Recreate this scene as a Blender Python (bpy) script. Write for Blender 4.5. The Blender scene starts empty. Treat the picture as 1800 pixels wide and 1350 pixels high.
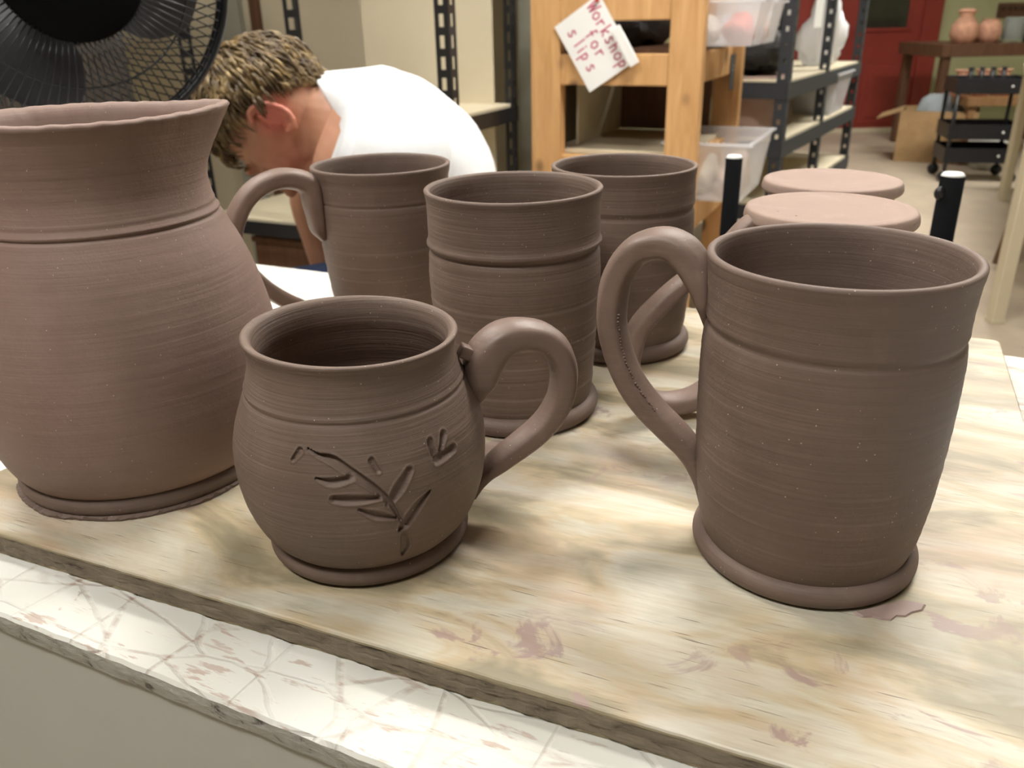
import bpy, bmesh, math, random
import numpy as np
from mathutils import Vector, Matrix

random.seed(7); rng = np.random.default_rng(7)
S = bpy.context.scene
COL = S.collection

# ------------------------------------------------------------------ camera
U = 0.22                                   # camera height above the ware board (m)
TABLE_Z = 0.80                             # top of the white work table
BOARD_T = 0.0134
ZB = TABLE_Z + BOARD_T                     # top of the ware board
ZC = ZB + U
FPX, PITCH, ROLL = 1456.0, math.radians(23.8), math.radians(-1.3)
_F = Vector((0, math.cos(PITCH), -math.sin(PITCH)))
_Up = Vector((0, math.sin(PITCH), math.cos(PITCH)))
_R = Vector((1, 0, 0))
R2 = _R * math.cos(ROLL) + _Up * math.sin(ROLL)
U2 = -_R * math.sin(ROLL) + _Up * math.cos(ROLL)
cam = bpy.data.cameras.new('camera')
cam.sensor_width = 36.0
cam.lens = FPX / 1800 * 36
cam.clip_start = 0.01
cam.clip_end = 60
cam.dof.use_dof = True
cam.dof.focus_distance = 0.345
cam.dof.aperture_fstop = 18
cam_o = bpy.data.objects.new('camera', cam)
COL.objects.link(cam_o)
m = Matrix((R2, U2, -_F)).transposed().to_4x4()
m.translation = (0, 0, ZC)
cam_o.matrix_world = m
S.camera = cam_o

# ------------------------------------------------------------------ world, exposure
w = bpy.data.worlds.new('world'); S.world = w; w.use_nodes = True
w.node_tree.nodes['Background'].inputs[0].default_value = (1.0, 0.96, 0.9, 1)
w.node_tree.nodes['Background'].inputs[1].default_value = 0.25
S.view_settings.view_transform = 'Standard'
S.view_settings.look = 'None'
S.view_settings.exposure = 0.45
S.view_settings.gamma = 1.0
S.view_settings.use_curve_mapping = False

# ceiling fluorescent fixtures: (x, y, rotation, radiance)
CEIL_Z = 2.75
FIXTURES = [(0.75, 1.55, -0.45, 46.0, 'over the pine rack'), (2.7, 3.9, -0.45, 70.0, 'over the middle aisle'),
            (-0.65, -0.45, -0.45, 25.0, 'above the photographer'), (-1.15, 1.3, -0.45, 26.0, 'over the steel shelving'),
            (2.6, 6.4, -0.45, 14.0, 'before the red door')]

def at(u, v, y):
    """point on the sight line of photo pixel (u, v) at world depth y"""
    d = _F + R2 * ((u - 900) / FPX) + U2 * ((675 - v) / FPX)
    return Vector((0, 0, ZC)) + d * (y / d.y)
def onz(u, v, z):
    d = _F + R2 * ((u - 900) / FPX) + U2 * ((675 - v) / FPX)
    return Vector((0, 0, ZC)) + d * ((z - ZC) / d.z)
ALPHA = math.radians(25.5)                 # the room is turned against the line of sight
E1 = Vector((math.cos(ALPHA), -math.sin(ALPHA), 0)); E2 = Vector((math.sin(ALPHA), math.cos(ALPHA), 0))
def room(a, b, z=0.0): return E1 * a + E2 * b + Vector((0, 0, z))
def inv(p): return Vector((p.x * E1.x + p.y * E1.y, p.x * E2.x + p.y * E2.y, p.z))

# ------------------------------------------------------------------ material helpers
def nodes(name):
    m = bpy.data.materials.new(name); m.use_nodes = True
    nt = m.node_tree; b = nt.nodes['Principled BSDF']
    return m, nt, b
def N(nt, t, **kw):
    n = nt.nodes.new(t)
    for k, v in kw.items():
        if k in n.inputs.keys(): n.inputs[k].default_value = v
        else: setattr(n, k, v)
    return n
def link(nt, a, b): nt.links.new(a, b)
def ramp(nt, fac, stops):
    r = nt.nodes.new('ShaderNodeValToRGB'); e = r.color_ramp.elements
    while len(e) < len(stops): e.new(0.5)
    for i, (p, c) in enumerate(stops):
        e[i].position = p; e[i].color = (*c, 1) if len(c) == 3 else c
    link(nt, fac, r.inputs[0]); return r
def g(v): return (v, v, v)
def coords(nt, scale=(1, 1, 1), loc=(0, 0, 0), rot=(0, 0, 0)):
    tc = nt.nodes.new('ShaderNodeTexCoord'); mp = nt.nodes.new('ShaderNodeMapping')
    mp.inputs['Scale'].default_value = scale; mp.inputs['Location'].default_value = loc; mp.inputs['Rotation'].default_value = rot
    link(nt, tc.outputs['Object'], mp.inputs[0]); return mp.outputs[0]
def noise(nt, vec, scale, detail=4, rough=0.55, dist=0.0):
    n = N(nt, 'ShaderNodeTexNoise', Scale=scale, Detail=detail, Roughness=rough, Distortion=dist)
    link(nt, vec, n.inputs['Vector']); return n.outputs['Fac']
def mix(nt, fac, a, b, mode='MIX'):
    n = nt.nodes.new('ShaderNodeMix'); n.data_type = 'RGBA'; n.blend_type = mode
    for s, v in ((0, fac), (6, a), (7, b)):
        if hasattr(v, 'type') and not isinstance(v, (tuple, float)): link(nt, v, n.inputs[s])
        else: n.inputs[s].default_value = (*v, 1) if isinstance(v, tuple) else v
    return n.outputs[2]
def bump(nt, b, h, strength=0.3, dist=0.002, prev=None):
    n = N(nt, 'ShaderNodeBump', Strength=strength, Distance=dist); link(nt, h, n.inputs['Height'])
    if prev: link(nt, prev, n.inputs['Normal'])
    link(nt, n.outputs[0], b.inputs['Normal']); return n.outputs[0]
def plain(name, col, rough=0.6, metal=0.0, vary=0.12, scale=12.0, bmp=0.1, bdist=0.001, spec=0.4):
    m, nt, b = nodes(name); v = coords(nt)
    n = noise(nt, v, scale, 5)
    c0 = tuple(c * (1 - vary) for c in col); c1 = tuple(min(1, c * (1 + vary)) for c in col)
    r = ramp(nt, n, [(0.3, c0), (0.7, c1)]); link(nt, r.outputs[0], b.inputs['Base Color'])
    b.inputs['Roughness'].default_value = rough; b.inputs['Metallic'].default_value = metal
    b.inputs['Specular IOR Level'].default_value = spec
    if bmp: bump(nt, b, noise(nt, v, scale * 6, 4), bmp, bdist)
    return m

def clay(name, dark, light, pale, rough=0.62, fine=1.0, dust=0.12):
    """leather-hard clay: throwing lines around the axis, dry paler patches, grog specks"""
    m, nt, b = nodes(name)
    v = coords(nt); lines = coords(nt, (14, 14, 900)); band = coords(nt, (4, 4, 120))
    big = noise(nt, v, 22, 5, 0.6)
    r = ramp(nt, big, [(0.32, dark), (0.68, light)])
    lf = noise(nt, lines, 1.0, 3, 0.6)
    c = mix(nt, ramp(nt, lf, [(0.35, g(0.0)), (0.75, g(0.45))]).outputs[0], r.outputs[0], light)
    bf = noise(nt, band, 1.0, 2, 0.5)
    c = mix(nt, ramp(nt, bf, [(0.45, g(0.0)), (0.8, g(0.3))]).outputs[0], c, dark)
    pf = noise(nt, v, 38, 6, 0.65, 0.4)
    c = mix(nt, ramp(nt, pf, [(0.56, g(0.0)), (0.76, g(dust * 3))]).outputs[0], c, pale)
    vo = N(nt, 'ShaderNodeTexVoronoi', Scale=520.0); link(nt, v, vo.inputs['Vector'])
    sp = ramp(nt, vo.outputs['Distance'], [(0.0, g(1)), (0.10, g(0.9)), (0.16, g(0))]).outputs[0]
    vo2 = N(nt, 'ShaderNodeTexVoronoi', Scale=520.0); link(nt, v, vo2.inputs['Vector'])
    keep = ramp(nt, vo2.outputs['Color'], [(0.80, g(0)), (0.82, g(1))]).outputs[0]
    spk = mix(nt, 1.0, sp, keep, 'MULTIPLY')
    c = mix(nt, spk, c, (0.62, 0.5, 0.42))
    link(nt, c, b.inputs['Base Color'])
    rr = ramp(nt, big, [(0.3, g(rough - 0.1)), (0.7, g(rough + 0.12))]); link(nt, rr.outputs[0], b.inputs['Roughness'])
    b.inputs['Specular IOR Level'].default_value = 0.42
    n1 = bump(nt, b, lf, 0.5 * fine, 0.0007)
    n2 = bump(nt, b, noise(nt, v, 420, 5, 0.65), 0.28, 0.0004, n1)
    n2 = bump(nt, b, noise(nt, v, 60, 5, 0.6), 0.15, 0.0012, n2)
    bump(nt, b, spk, 0.3, 0.0004, n2)
    return m
CLAY = clay('clay_brown', (0.136, 0.093, 0.073), (0.188, 0.132, 0.106), (0.25, 0.185, 0.152), fine=0.55)
CLAY_B = clay('clay_brown_ringed', (0.145, 0.100, 0.077), (0.200, 0.141, 0.111), (0.26, 0.19, 0.155), fine=1.0)
CLAY_P = clay('clay_rose', (0.245, 0.163, 0.132), (0.310, 0.212, 0.175), (0.35, 0.255, 0.215), fine=0.35, dust=0.08)
CLAY_H = clay('clay_handle', (0.172, 0.118, 0.093), (0.240, 0.167, 0.136), (0.3, 0.22, 0.185), rough=0.45, fine=0.2)
CLAY_D = clay('clay_drying_toplit', (0.30, 0.205, 0.165), (0.37, 0.265, 0.215), (0.45, 0.35, 0.30), rough=0.75, fine=0.15)  # foot discs: slightly drier clay, with light from above also put into the colour
TERRA = plain('terracotta', (0.62, 0.33, 0.22), 0.8, vary=0.2, scale=30)
BLACK = plain('black_steel', (0.012, 0.012, 0.014), 0.38, 0.0, spec=0.5)
DGREY = plain('dark_grey_paint', (0.035, 0.04, 0.048), 0.45)
MATTEB = plain('matte_black_foam', (0.0025, 0.0025, 0.003), 0.8, spec=0.06)
DGREYB = plain('dark_brown_laminate', (0.055, 0.045, 0.038), 0.5)
FANBLK = plain('fan_black', (0.012, 0.013, 0.016), 0.35, spec=0.5)
BLADE = plain('fan_blade_grey', (0.035, 0.035, 0.04), 0.4)
CREAM = plain('cream_board', (0.60, 0.53, 0.38), 0.7, vary=0.05, scale=4)
PALEW = plain('white_paint', (0.80, 0.80, 0.76), 0.6, vary=0.03)
CARD = plain('white_card', (0.86, 0.86, 0.84), 0.6, vary=0.02, bmp=0.0)
REDINK = plain('red_ink', (0.55, 0.12, 0.20), 0.6, bmp=0)
NAVY = plain('navy_cloth', (0.012, 0.022, 0.06), 0.9, scale=60)
SHIRT = plain('white_jersey', (0.80, 0.81, 0.83), 0.85, vary=0.02, scale=40, bmp=0.15, bdist=0.002)

def pine(name, c0, c1, knots=True):
    m, nt, b = nodes(name)
    v = coords(nt, (14, 14, 1.6)); n = noise(nt, v, 3.0, 5, 0.6, 0.6)
    r = ramp(nt, n, [(0.3, c0), (0.7, c1)]); c = r.outputs[0]
    v2 = coords(nt, (6, 6, 4.2)); vo = N(nt, 'ShaderNodeTexVoronoi', Scale=1.2); link(nt, v2, vo.inputs['Vector'])
    k = ramp(nt, vo.outputs['Distance'], [(0.0, g(1)), (0.09, g(0.8)), (0.17, g(0))]).outputs[0]
    c = mix(nt, k, c, (0.10, 0.045, 0.02))
    link(nt, c, b.inputs['Base Color']); b.inputs['Roughness'].default_value = 0.6
    bump(nt, b, n, 0.15, 0.001); return m
PINE = pine('pine_lumber', (0.50, 0.27, 0.10), (0.66, 0.39, 0.17))
BROWNWOOD = pine('brown_wood', (0.09, 0.04, 0.02), (0.16, 0.075, 0.035))
OAK = pine('stool_wood', (0.25, 0.13, 0.05), (0.36, 0.2, 0.09))

def plywood_top():
    m, nt, b = nodes('plywood_face')
    v = coords(nt); gv = coords(nt, (5, 90, 5)); fl = coords(nt, (4.5, 13, 1), (0.35, 0.1, 0))
    n = noise(nt, fl, 2.1, 4, 0.55, 1.1)
    base = ramp(nt, n, [(0.36, (0.285, 0.25, 0.165)), (0.43, (0.40, 0.34, 0.225)), (0.485, (0.52, 0.425, 0.28)), (0.53, (0.56, 0.50, 0.375)), (0.60, (0.60, 0.565, 0.46)), (0.70, (0.47, 0.455, 0.36))]).outputs[0]
    n2 = noise(nt, coords(nt, (3.2, 5, 1), (2.2, 0.4, 0)), 3.0, 4, 0.6, 0.5)
    base = mix(nt, ramp(nt, n2, [(0.52, g(0)), (0.72, g(0.55))]).outputs[0], base, (0.56, 0.38, 0.26))
    n3 = noise(nt, coords(nt, (3.0, 7, 1), (7.1, 3.4, 0)), 3.4, 4, 0.6, 0.8)
    base = mix(nt, ramp(nt, n3, [(0.55, g(0)), (0.7, g(0.6))]).outputs[0], base, (0.33, 0.305, 0.215))
    gr = noise(nt, gv, 6.0, 5, 0.65)
    base = mix(nt, ramp(nt, gr, [(0.35, g(0.22)), (0.62, g(0))]).outputs[0], base, (0.30, 0.20, 0.09))
    # short dark pores along the grain
    pv = coords(nt, (40, 1300, 1)); po = noise(nt, pv, 1.0, 2, 0.4)
    pm = noise(nt, v, 14, 3)
    pore = mix(nt, 1.0, ramp(nt, po, [(0.66, g(0)), (0.72, g(1))]).outputs[0], ramp(nt, pm, [(0.38, g(0.1)), (0.58, g(0.9))]).outputs[0], 'MULTIPLY')
    base = mix(nt, pore, base, (0.10, 0.06, 0.035))
    # dried violet-brown slip stains
    st = noise(nt, coords(nt, (1.0, 1.5, 1), (0.62, 0.2, 0), (0, 0, 0.5)), 26, 5, 0.6, 0.9)
    sa = noise(nt, coords(nt, (1, 1, 1), (3.3, 1.27, 0)), 6.5, 2)
    sm = mix(nt, 1.0, ramp(nt, st, [(0.58, g(0)), (0.63, g(0.75))]).outputs[0], ramp(nt, sa, [(0.46, g(0)), (0.56, g(1))]).outputs[0], 'MULTIPLY')
    base = mix(nt, sm, base, (0.33, 0.22, 0.20))
    pale = noise(nt, coords(nt, (2, 6, 1), (9, 5, 0)), 5, 4, 0.6, 0.7)
    base = mix(nt, ramp(nt, pale, [(0.55, g(0)), (0.75, g(0.45))]).outputs[0], base, (0.63, 0.58, 0.52))
    link(nt, base, b.inputs['Base Color'])
    b.inputs['Roughness'].default_value = 0.42; b.inputs['Specular IOR Level'].default_value = 0.5
    n1 = bump(nt, b, gr, 0.12, 0.0008); bump(nt, b, pore, 0.3, -0.0008, n1)
    return m
PLYTOP = plywood_top()
def edge_mat(name, a, c, sc=1.0):
    m, nt, b = nodes(name); v = coords(nt, (60 * sc, 60 * sc, 220 * sc)); n = noise(nt, v, 1.0, 6, 0.7, 0.4)
    r = ramp(nt, n, [(0.28, tuple(x * 0.35 for x in a)), (0.40, a), (0.7, c)]); link(nt, r.outputs[0], b.inputs['Base Color'])
    b.inputs['Roughness'].default_value = 0.9; bump(nt, b, n, 0.8, 0.0016); return m
PLYEDGE = edge_mat('plywood_edge', (0.17, 0.135, 0.095), (0.27, 0.22, 0.155))
VENEER_EDGE = edge_mat('veneer_edge', (0.27, 0.22, 0.14), (0.38, 0.31, 0.20), 0.6)

def osb():
    m, nt, b = nodes('white_painted_osb'); v = coords(nt)
    base = ramp(nt, noise(nt, v, 9, 4), [(0.3, (0.64, 0.63, 0.56)), (0.7, (0.73, 0.73, 0.69))]).outputs[0]
    vv = coords(nt, (0.8, 2.2, 1), (0, 0, 0), (0, 0, 0.9))
    d = N(nt, 'ShaderNodeTexNoise', Scale=22.0, Detail=3.0); link(nt, vv, d.inputs['Vector'])
    off = nt.nodes.new('ShaderNodeVectorMath'); off.operation = 'MULTIPLY_ADD'
    link(nt, d.outputs['Color'], off.inputs[0]); off.inputs[1].default_value = (0.012, 0.012, 0.012); link(nt, vv, off.inputs[2])
    vo = N(nt, 'ShaderNodeTexVoronoi', Scale=24.0, feature='DISTANCE_TO_EDGE'); link(nt, off.outputs[0], vo.inputs['Vector'])
    vo2 = N(nt, 'ShaderNodeTexVoronoi', Scale=11.0, feature='DISTANCE_TO_EDGE'); link(nt, coords(nt, (2.2, 0.7, 1), (0.3, 0.1, 0), (0, 0, -0.5)), vo2.inputs['Vector'])
    e1 = ramp(nt, vo.outputs['Distance'], [(0.0, g(1)), (0.022, g(0.6)), (0.04, g(0))]).outputs[0]
    e2 = ramp(nt, vo2.outputs['Distance'], [(0.0, g(1)), (0.014, g(0.6)), (0.024, g(0))]).outputs[0]
    edge = mix(nt, 1.0, e1, e2, 'ADD')
    wear = noise(nt, v, 13, 5, 0.6, 0.3)
    scr = noise(nt, coords(nt, (1, 3.5, 1), (0, 0, 0), (0, 0, 0.3)), 60, 4, 0.65)
    brk = mix(nt, 1.0, ramp(nt, wear, [(0.44, g(0)), (0.56, g(1))]).outputs[0], ramp(nt, scr, [(0.42, g(0)), (0.56, g(1))]).outputs[0], 'MULTIPLY')
    k = mix(nt, 1.0, mix(nt, 1.0, edge, brk, 'MULTIPLY'), (0.6, 0.6, 0.6), 'MULTIPLY')
    blotch = ramp(nt, noise(nt, v, 21, 6, 0.7, 0.8), [(0.62, g(0)), (0.67, g(0.9))]).outputs[0]
    blotch = mix(nt, 1.0, blotch, ramp(nt, scr, [(0.35, g(0)), (0.5, g(1))]).outputs[0], 'MULTIPLY')
    for rot_, sd in ((0.75, 1.3), (-0.6, 4.1), (0.1, 8.8)):
        sn = noise(nt, coords(nt, (1, 6, 1), (sd, sd, 0), (0, 0, rot_)), 30, 4, 0.6, 0.2)
        an_ = noise(nt, coords(nt, (1, 1, 1), (sd * 2, sd, 0)), 11, 3)
        sk = mix(nt, 1.0, ramp(nt, sn, [(0.60, g(0)), (0.64, g(0.8))]).outputs[0], ramp(nt, an_, [(0.5, g(0)), (0.58, g(1))]).outputs[0], 'MULTIPLY')
        base = mix(nt, sk, base, (0.47, 0.36, 0.30))
    c = mix(nt, k, base, (0.40, 0.29, 0.23)); c = mix(nt, blotch, c, (0.44, 0.33, 0.27))
    link(nt, c, b.inputs['Base Color']); b.inputs['Roughness'].default_value = 0.72
    n1 = bump(nt, b, edge, 0.45, -0.0012); bump(nt, b, noise(nt, v, 160, 4), 0.12, 0.0006, n1)
    return m
OSB = osb()
def grey_edge():
    m, nt, b = nodes('grey_painted_edge'); v = coords(nt, (1, 1, 1.6)); n = noise(nt, v, 95, 5, 0.65, 0.5)
    c = ramp(nt, n, [(0.30, (0.10, 0.095, 0.08)), (0.42, (0.42, 0.42, 0.38)), (0.62, (0.50, 0.50, 0.46)), (0.74, (0.62, 0.61, 0.56))]); link(nt, c.outputs[0], b.inputs['Base Color'])
    b.inputs['Roughness'].default_value = 0.7; bump(nt, b, n, 0.7, 0.002); return m
GREYEDGE = grey_edge()
GREYPANEL = plain('grey_painted_panel', (0.50, 0.51, 0.47), 0.5, vary=0.05, scale=7, bmp=0.12, bdist=0.001)

def floor_mat():
    m, nt, b = nodes('worn_concrete'); v = coords(nt); n = noise(nt, v, 0.9, 5, 0.6); n2 = noise(nt, v, 7, 5, 0.65)
    c = ramp(nt, n, [(0.35, (0.44, 0.36, 0.27)), (0.65, (0.62, 0.52, 0.39))]).outputs[0]
    c = mix(nt, ramp(nt, n2, [(0.45, g(0)), (0.7, g(0.5))]).outputs[0], c, (0.38, 0.32, 0.26))
    link(nt, c, b.inputs['Base Color']); b.inputs['Roughness'].default_value = 0.45; bump(nt, b, n2, 0.1, 0.002); return m
FLOOR = floor_mat()
WALLC = plain('cream_wall', (0.62, 0.55, 0.40), 0.75, vary=0.06, scale=2.5)
SAGE = plain('sage_grey_wall', (0.36, 0.36, 0.29), 0.7, vary=0.06, scale=3)
BROWNWALL = plain('brown_wall', (0.18, 0.15, 0.12), 0.8, vary=0.06, scale=3)
GREENW = plain('green_wall', (0.50, 0.50, 0.28), 0.75, vary=0.06, scale=2)
REDDOOR = plain('red_door_paint', (0.26, 0.034, 0.024), 0.4, vary=0.12, scale=5, spec=0.5)
DARKGLASS = plain('dark_glass', (0.03, 0.028, 0.02), 0.12, bmp=0)
CEILM = plain('dim_ceiling', (0.25, 0.24, 0.22), 0.8, vary=0.02, scale=2)
CARDBRD = plain('cardboard', (0.42, 0.27, 0.13), 0.8)
BLUECARD = plain('slate_blue_card', (0.07, 0.10, 0.13), 0.5)
DARKBAG = plain('black_plastic_bag', (0.02, 0.018, 0.018), 0.25, scale=30, bmp=0.6, bdist=0.01)
ROSEPOT = plain('rose_grey_clay', (0.36, 0.25, 0.21), 0.8)
def plastic(name, col, rough=0.25, tr=0.75):
    m, nt, b = nodes(name); b.inputs['Base Color'].default_value = (*col, 1); b.inputs['Roughness'].default_value = rough
    b.inputs['Transmission Weight'].default_value = tr; b.inputs['IOR'].default_value = 1.15
    n = noise(nt, coords(nt), 14, 3); bump(nt, b, n, 0.15, 0.004); return m
def milky(name, col, alpha, rough=.25):
    m, nt, b = nodes(name); b.inputs['Base Color'].default_value = (*col, 1); b.inputs['Roughness'].default_value = rough; b.inputs['Alpha'].default_value = alpha
    n = noise(nt, coords(nt), 18, 3); bump(nt, b, n, 0.2, 0.004); return m
CLEAR = milky('clear_plastic', (0.82, 0.82, 0.84), 0.38)
BAGM = milky('thin_plastic_bag', (0.93, 0.94, 0.96), 0.7)
def emis(name, col, s):
    m, nt, b = nodes(name); b.inputs['Base Color'].default_value = (0.9, 0.9, 0.9, 1)
    b.inputs['Emission Color'].default_value = (*col, 1); b.inputs['Emission Strength'].default_value = s; return m
def skin_mat():
    m, nt, b = nodes('skin'); v = coords(nt); n = noise(nt, v, 18, 5)
    c = ramp(nt, n, [(0.3, (0.50, 0.25, 0.155)), (0.7, (0.60, 0.32, 0.21))]).outputs[0]
    link(nt, c, b.inputs['Base Color']); b.inputs['Roughness'].default_value = 0.5
    b.inputs['Subsurface Weight'].default_value = 0.08; b.inputs['Subsurface Radius'].default_value = (0.01, 0.004, 0.002)
    return m, nt, b, c
SKIN, _snt, _sb, _sc = skin_mat()
def hair_mat():
    m, nt, b = nodes('brown_hair'); v = coords(nt, (1, 1, 1)); n = noise(nt, v, 45, 3, 0.6)
    c = ramp(nt, n, [(0.35, (0.06, 0.036, 0.015)), (0.52, (0.16, 0.105, 0.045)), (0.7, (0.40, 0.28, 0.12))])
    link(nt, c.outputs[0], b.inputs['Base Color']); b.inputs['Roughness'].default_value = 0.42; return m
HAIR = hair_mat()

# ------------------------------------------------------------------ object helpers
def tag(o, label=None, cat=None, group=None, kind=None):
    for k, v in (('label', label), ('category', cat), ('group', group), ('kind', kind)):
        if v: o[k] = v
    return o
def empty(name, loc, rz=0.0, label=None, cat=None, group=None):
    o = bpy.data.objects.new(name, None); COL.objects.link(o); o.empty_display_size = 0.05
    o.location = loc; o.rotation_euler = (0, 0, rz); return tag(o, label, cat, group)
def mesh_obj(name, verts, faces, mat, parent=None, smooth=False, loc=None, rz=0.0):
    me = bpy.data.meshes.new(name); me.from_pydata([tuple(v) for v in verts], [], faces); me.update()
    if mat: me.materials.append(mat)
    if smooth: me.polygons.foreach_set('use_smooth', [True] * len(me.polygons))
    o = bpy.data.objects.new(name, me); COL.objects.link(o)
    if parent: o.parent = parent
    if loc is not None: o.location = loc
    o.rotation_euler = (0, 0, rz); return o
class MB:
    """collects solids for one mesh"""
    def __init__(s): s.v = []; s.f = []
    def add(s, v, f):
        n = len(s.v); s.v += [tuple(p) for p in v]; s.f += [tuple(i + n for i in q) for q in f]; return s
    def box(s, c, d, bev=0.0, rot=None):
        bm = bmesh.new(); bmesh.ops.create_cube(bm, size=1.0); bmesh.ops.scale(bm, vec=d, verts=bm.verts)
        if bev: bmesh.ops.bevel(bm, geom=bm.edges[:], offset=bev, segments=2, affect='EDGES', profile=0.6)
        M = Matrix.Translation(c) @ (rot.to_4x4() if rot else Matrix())
        bm.verts.ensure_lookup_table(); bm.verts.index_update()
        s.add([M @ v.co for v in bm.verts], [[v.index for v in f.verts] for f in bm.faces]); bm.free(); return s
    def tube(s, pts, r, n=8, cap=True):
        pts = [Vector(p) for p in pts]; rr = r if isinstance(r, (list, tuple)) else [r] * len(pts)
        v = []; f = []; ref = None
        for i, p in enumerate(pts):
            t = (pts[min(i + 1, len(pts) - 1)] - pts[max(i - 1, 0)]).normalized()
            if ref is None: ref = t.orthogonal().normalized()
            a = (ref - t * ref.dot(t)).normalized(); b = t.cross(a); ref = a
            v += [p + (a * math.cos(2 * math.pi * k / n) + b * math.sin(2 * math.pi * k / n)) * rr[i] for k in range(n)]
        for i in range(len(pts) - 1):
            f += [(i * n + k, i * n + (k + 1) % n, (i + 1) * n + (k + 1) % n, (i + 1) * n + k) for k in range(n)]
        if cap: f += [tuple(reversed(range(n))), tuple(range((len(pts) - 1) * n, len(pts) * n))]
        return s.add(v, f)
    def lathe(s, prof, n=32, c=(0, 0, 0)):
        v = []; f = []
        for r, z in prof: v += [(c[0] + r * math.cos(2 * math.pi * k / n), c[1] + r * math.sin(2 * math.pi * k / n), c[2] + z) for k in range(n)]
        for i in range(len(prof) - 1): f += [(i * n + k, i * n + (k + 1) % n, (i + 1) * n + (k + 1) % n, (i + 1) * n + k) for k in range(n)]
        f += [tuple(reversed(range(n))), tuple(range((len(prof) - 1) * n, len(prof) * n))]
        return s.add(v, f)
    def ellipsoid(s, c, axes, n=20):
        """axes: three vectors (half lengths)"""
        v = []; f = []; m_ = n // 2
        for i in range(m_ + 1):
            t = math.pi * i / m_
            for k in range(n):
                p = 2 * math.pi * k / n
                v.append(Vector(c) + axes[0] * (math.sin(t) * math.cos(p)) + axes[1] * (math.sin(t) * math.sin(p)) + axes[2] * math.cos(t))
        for i in range(m_): f += [(i * n + k, (i + 1) * n + k, (i + 1) * n + (k + 1) % n, i * n + (k + 1) % n) for k in range(n)]
        return s.add(v, f)
    def prism(s, poly, z0, z1):
        n = len(poly); v = [(x, y, z0) for x, y in poly] + [(x, y, z1) for x, y in poly]
        f = [tuple(reversed(range(n))), tuple(range(n, 2 * n))] + [(k, (k + 1) % n, n + (k + 1) % n, n + k) for k in range(n)]
        return s.add(v, f)
    def build(s, name, mat, parent=None, smooth=False, loc=None, rz=0.0): return mesh_obj(name, s.v, s.f, mat, parent, smooth, loc, rz)
def auto_smooth(o, ang=0.7):
    me = o.data; me.polygons.foreach_set('use_smooth', [True] * len(me.polygons))
    try: me.set_sharp_from_angle(angle=ang)
    except Exception: pass
    return o
def struct(name, mb, mat, loc=None, rz=0.0): return tag(mb.build(name, mat, None, False, loc, rz), kind='structure')
def catmull(P, n):
    P = np.array(P, float); Q = np.vstack([2 * P[0] - P[1], P, 2 * P[-1] - P[-2]]); out = []
    segs = len(P) - 1
    for t in np.linspace(0, segs, n):
        i = min(int(t), segs - 1); x = t - i; p0, p1, p2, p3 = Q[i:i + 4]
        out.append(0.5 * ((2 * p1) + (-p0 + p2) * x + (2 * p0 - 5 * p1 + 4 * p2 - p3) * x * x + (-p0 + 3 * p1 - 3 * p2 + p3) * x ** 3))
    return np.array(out)

# ------------------------------------------------------------------ the room
MBF = MB().box((1.0, 3.0, -0.05), (9.0, 13.0, 0.1)); struct('floor', MBF, FLOOR)
struct('ceiling', MB().box((1.0, 3.0, CEIL_Z + 0.05), (9.0, 13.0, 0.1)), CEILM)
YB = 8.0
struct('wall_back', MB().box((1.0, YB + 0.05, 1.375), (9.0, 0.1, 2.75)), GREENW)
struct('wall_left', MB().box((-3.45, 3.0, 1.375), (0.1, 13.0, 2.75)), WALLC)
struct('wall_right', MB().box((5.45, 3.0, 1.375), (0.1, 13.0, 2.75)), GREENW)
struct('wall_front', MB().box((1.0, -3.45, 1.375), (9.0, 0.1, 2.75)), BROWNWALL)
# cream partition behind the steel shelving, turned like the table
PB = inv(at(870, 60, 2.95)).y
pc = room(-1.75, PB + 0.05)
pend = inv(at(955, 60, 2.9)).x
struct('wall_partition', MB().box(((pend - 3.2) / 2, PB + 0.05, 1.375), (pend + 3.2, 0.1, 2.75)), WALLC, None, -ALPHA)
cpt = inv(at(944, 60, 2.72))
struct('wall_column', MB().box((cpt.x + 0.0, cpt.y + 0.16, 1.375), (0.14, 0.30, 2.75), 0.004), SAGE, None, -ALPHA)
for k, (px_, wid, mt) in enumerate([(412, 0.10, SAGE), (455, 0.035, BROWNWOOD)]):
    q = inv(at(px_, 40, 2.95)); t0 = q.x
    # where the sight line meets the partition face
    lo = [inv(at(px_, 40, y)) for y in np.linspace(2.0, 4.5, 200)]
    q = min(lo, key=lambda p: abs(p.y - PB))
    struct('trim_%d' % (k + 1), MB().box((q.x, PB - 0.012, 1.375), (wid, 0.03, 2.75), 0.003), mt, None, -ALPHA)

for k, (fx, fy, rz, st, where) in enumerate(FIXTURES):
    e = empty('ceiling_light', (fx, fy, CEIL_Z - 0.001), rz, 'fluorescent ceiling fixture with a glowing diffuser %s' % where, 'light', 'ceiling lights')
    MB().box((0, 0, -0.03), (1.25, 0.34, 0.06), 0.008).build('housing', PALEW, e)
    MB().box((0, 0, -0.066), (1.19, 0.29, 0.012), 0.003).build('glowing_diffuser', emis('diffuser_glow_%d' % k, (1.0, 0.97, 0.915), st), e)
    for yy in (-0.158, 0.158): MB().box((0, yy, -0.075), (1.25, 0.012, 0.05), 0.002).build('side_shade', PALEW, e)
    for xx in (-0.612, 0.612): MB().box((xx, 0, -0.075), (0.012, 0.30, 0.05), 0.002).build('end_shade', PALEW, e)

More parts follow.
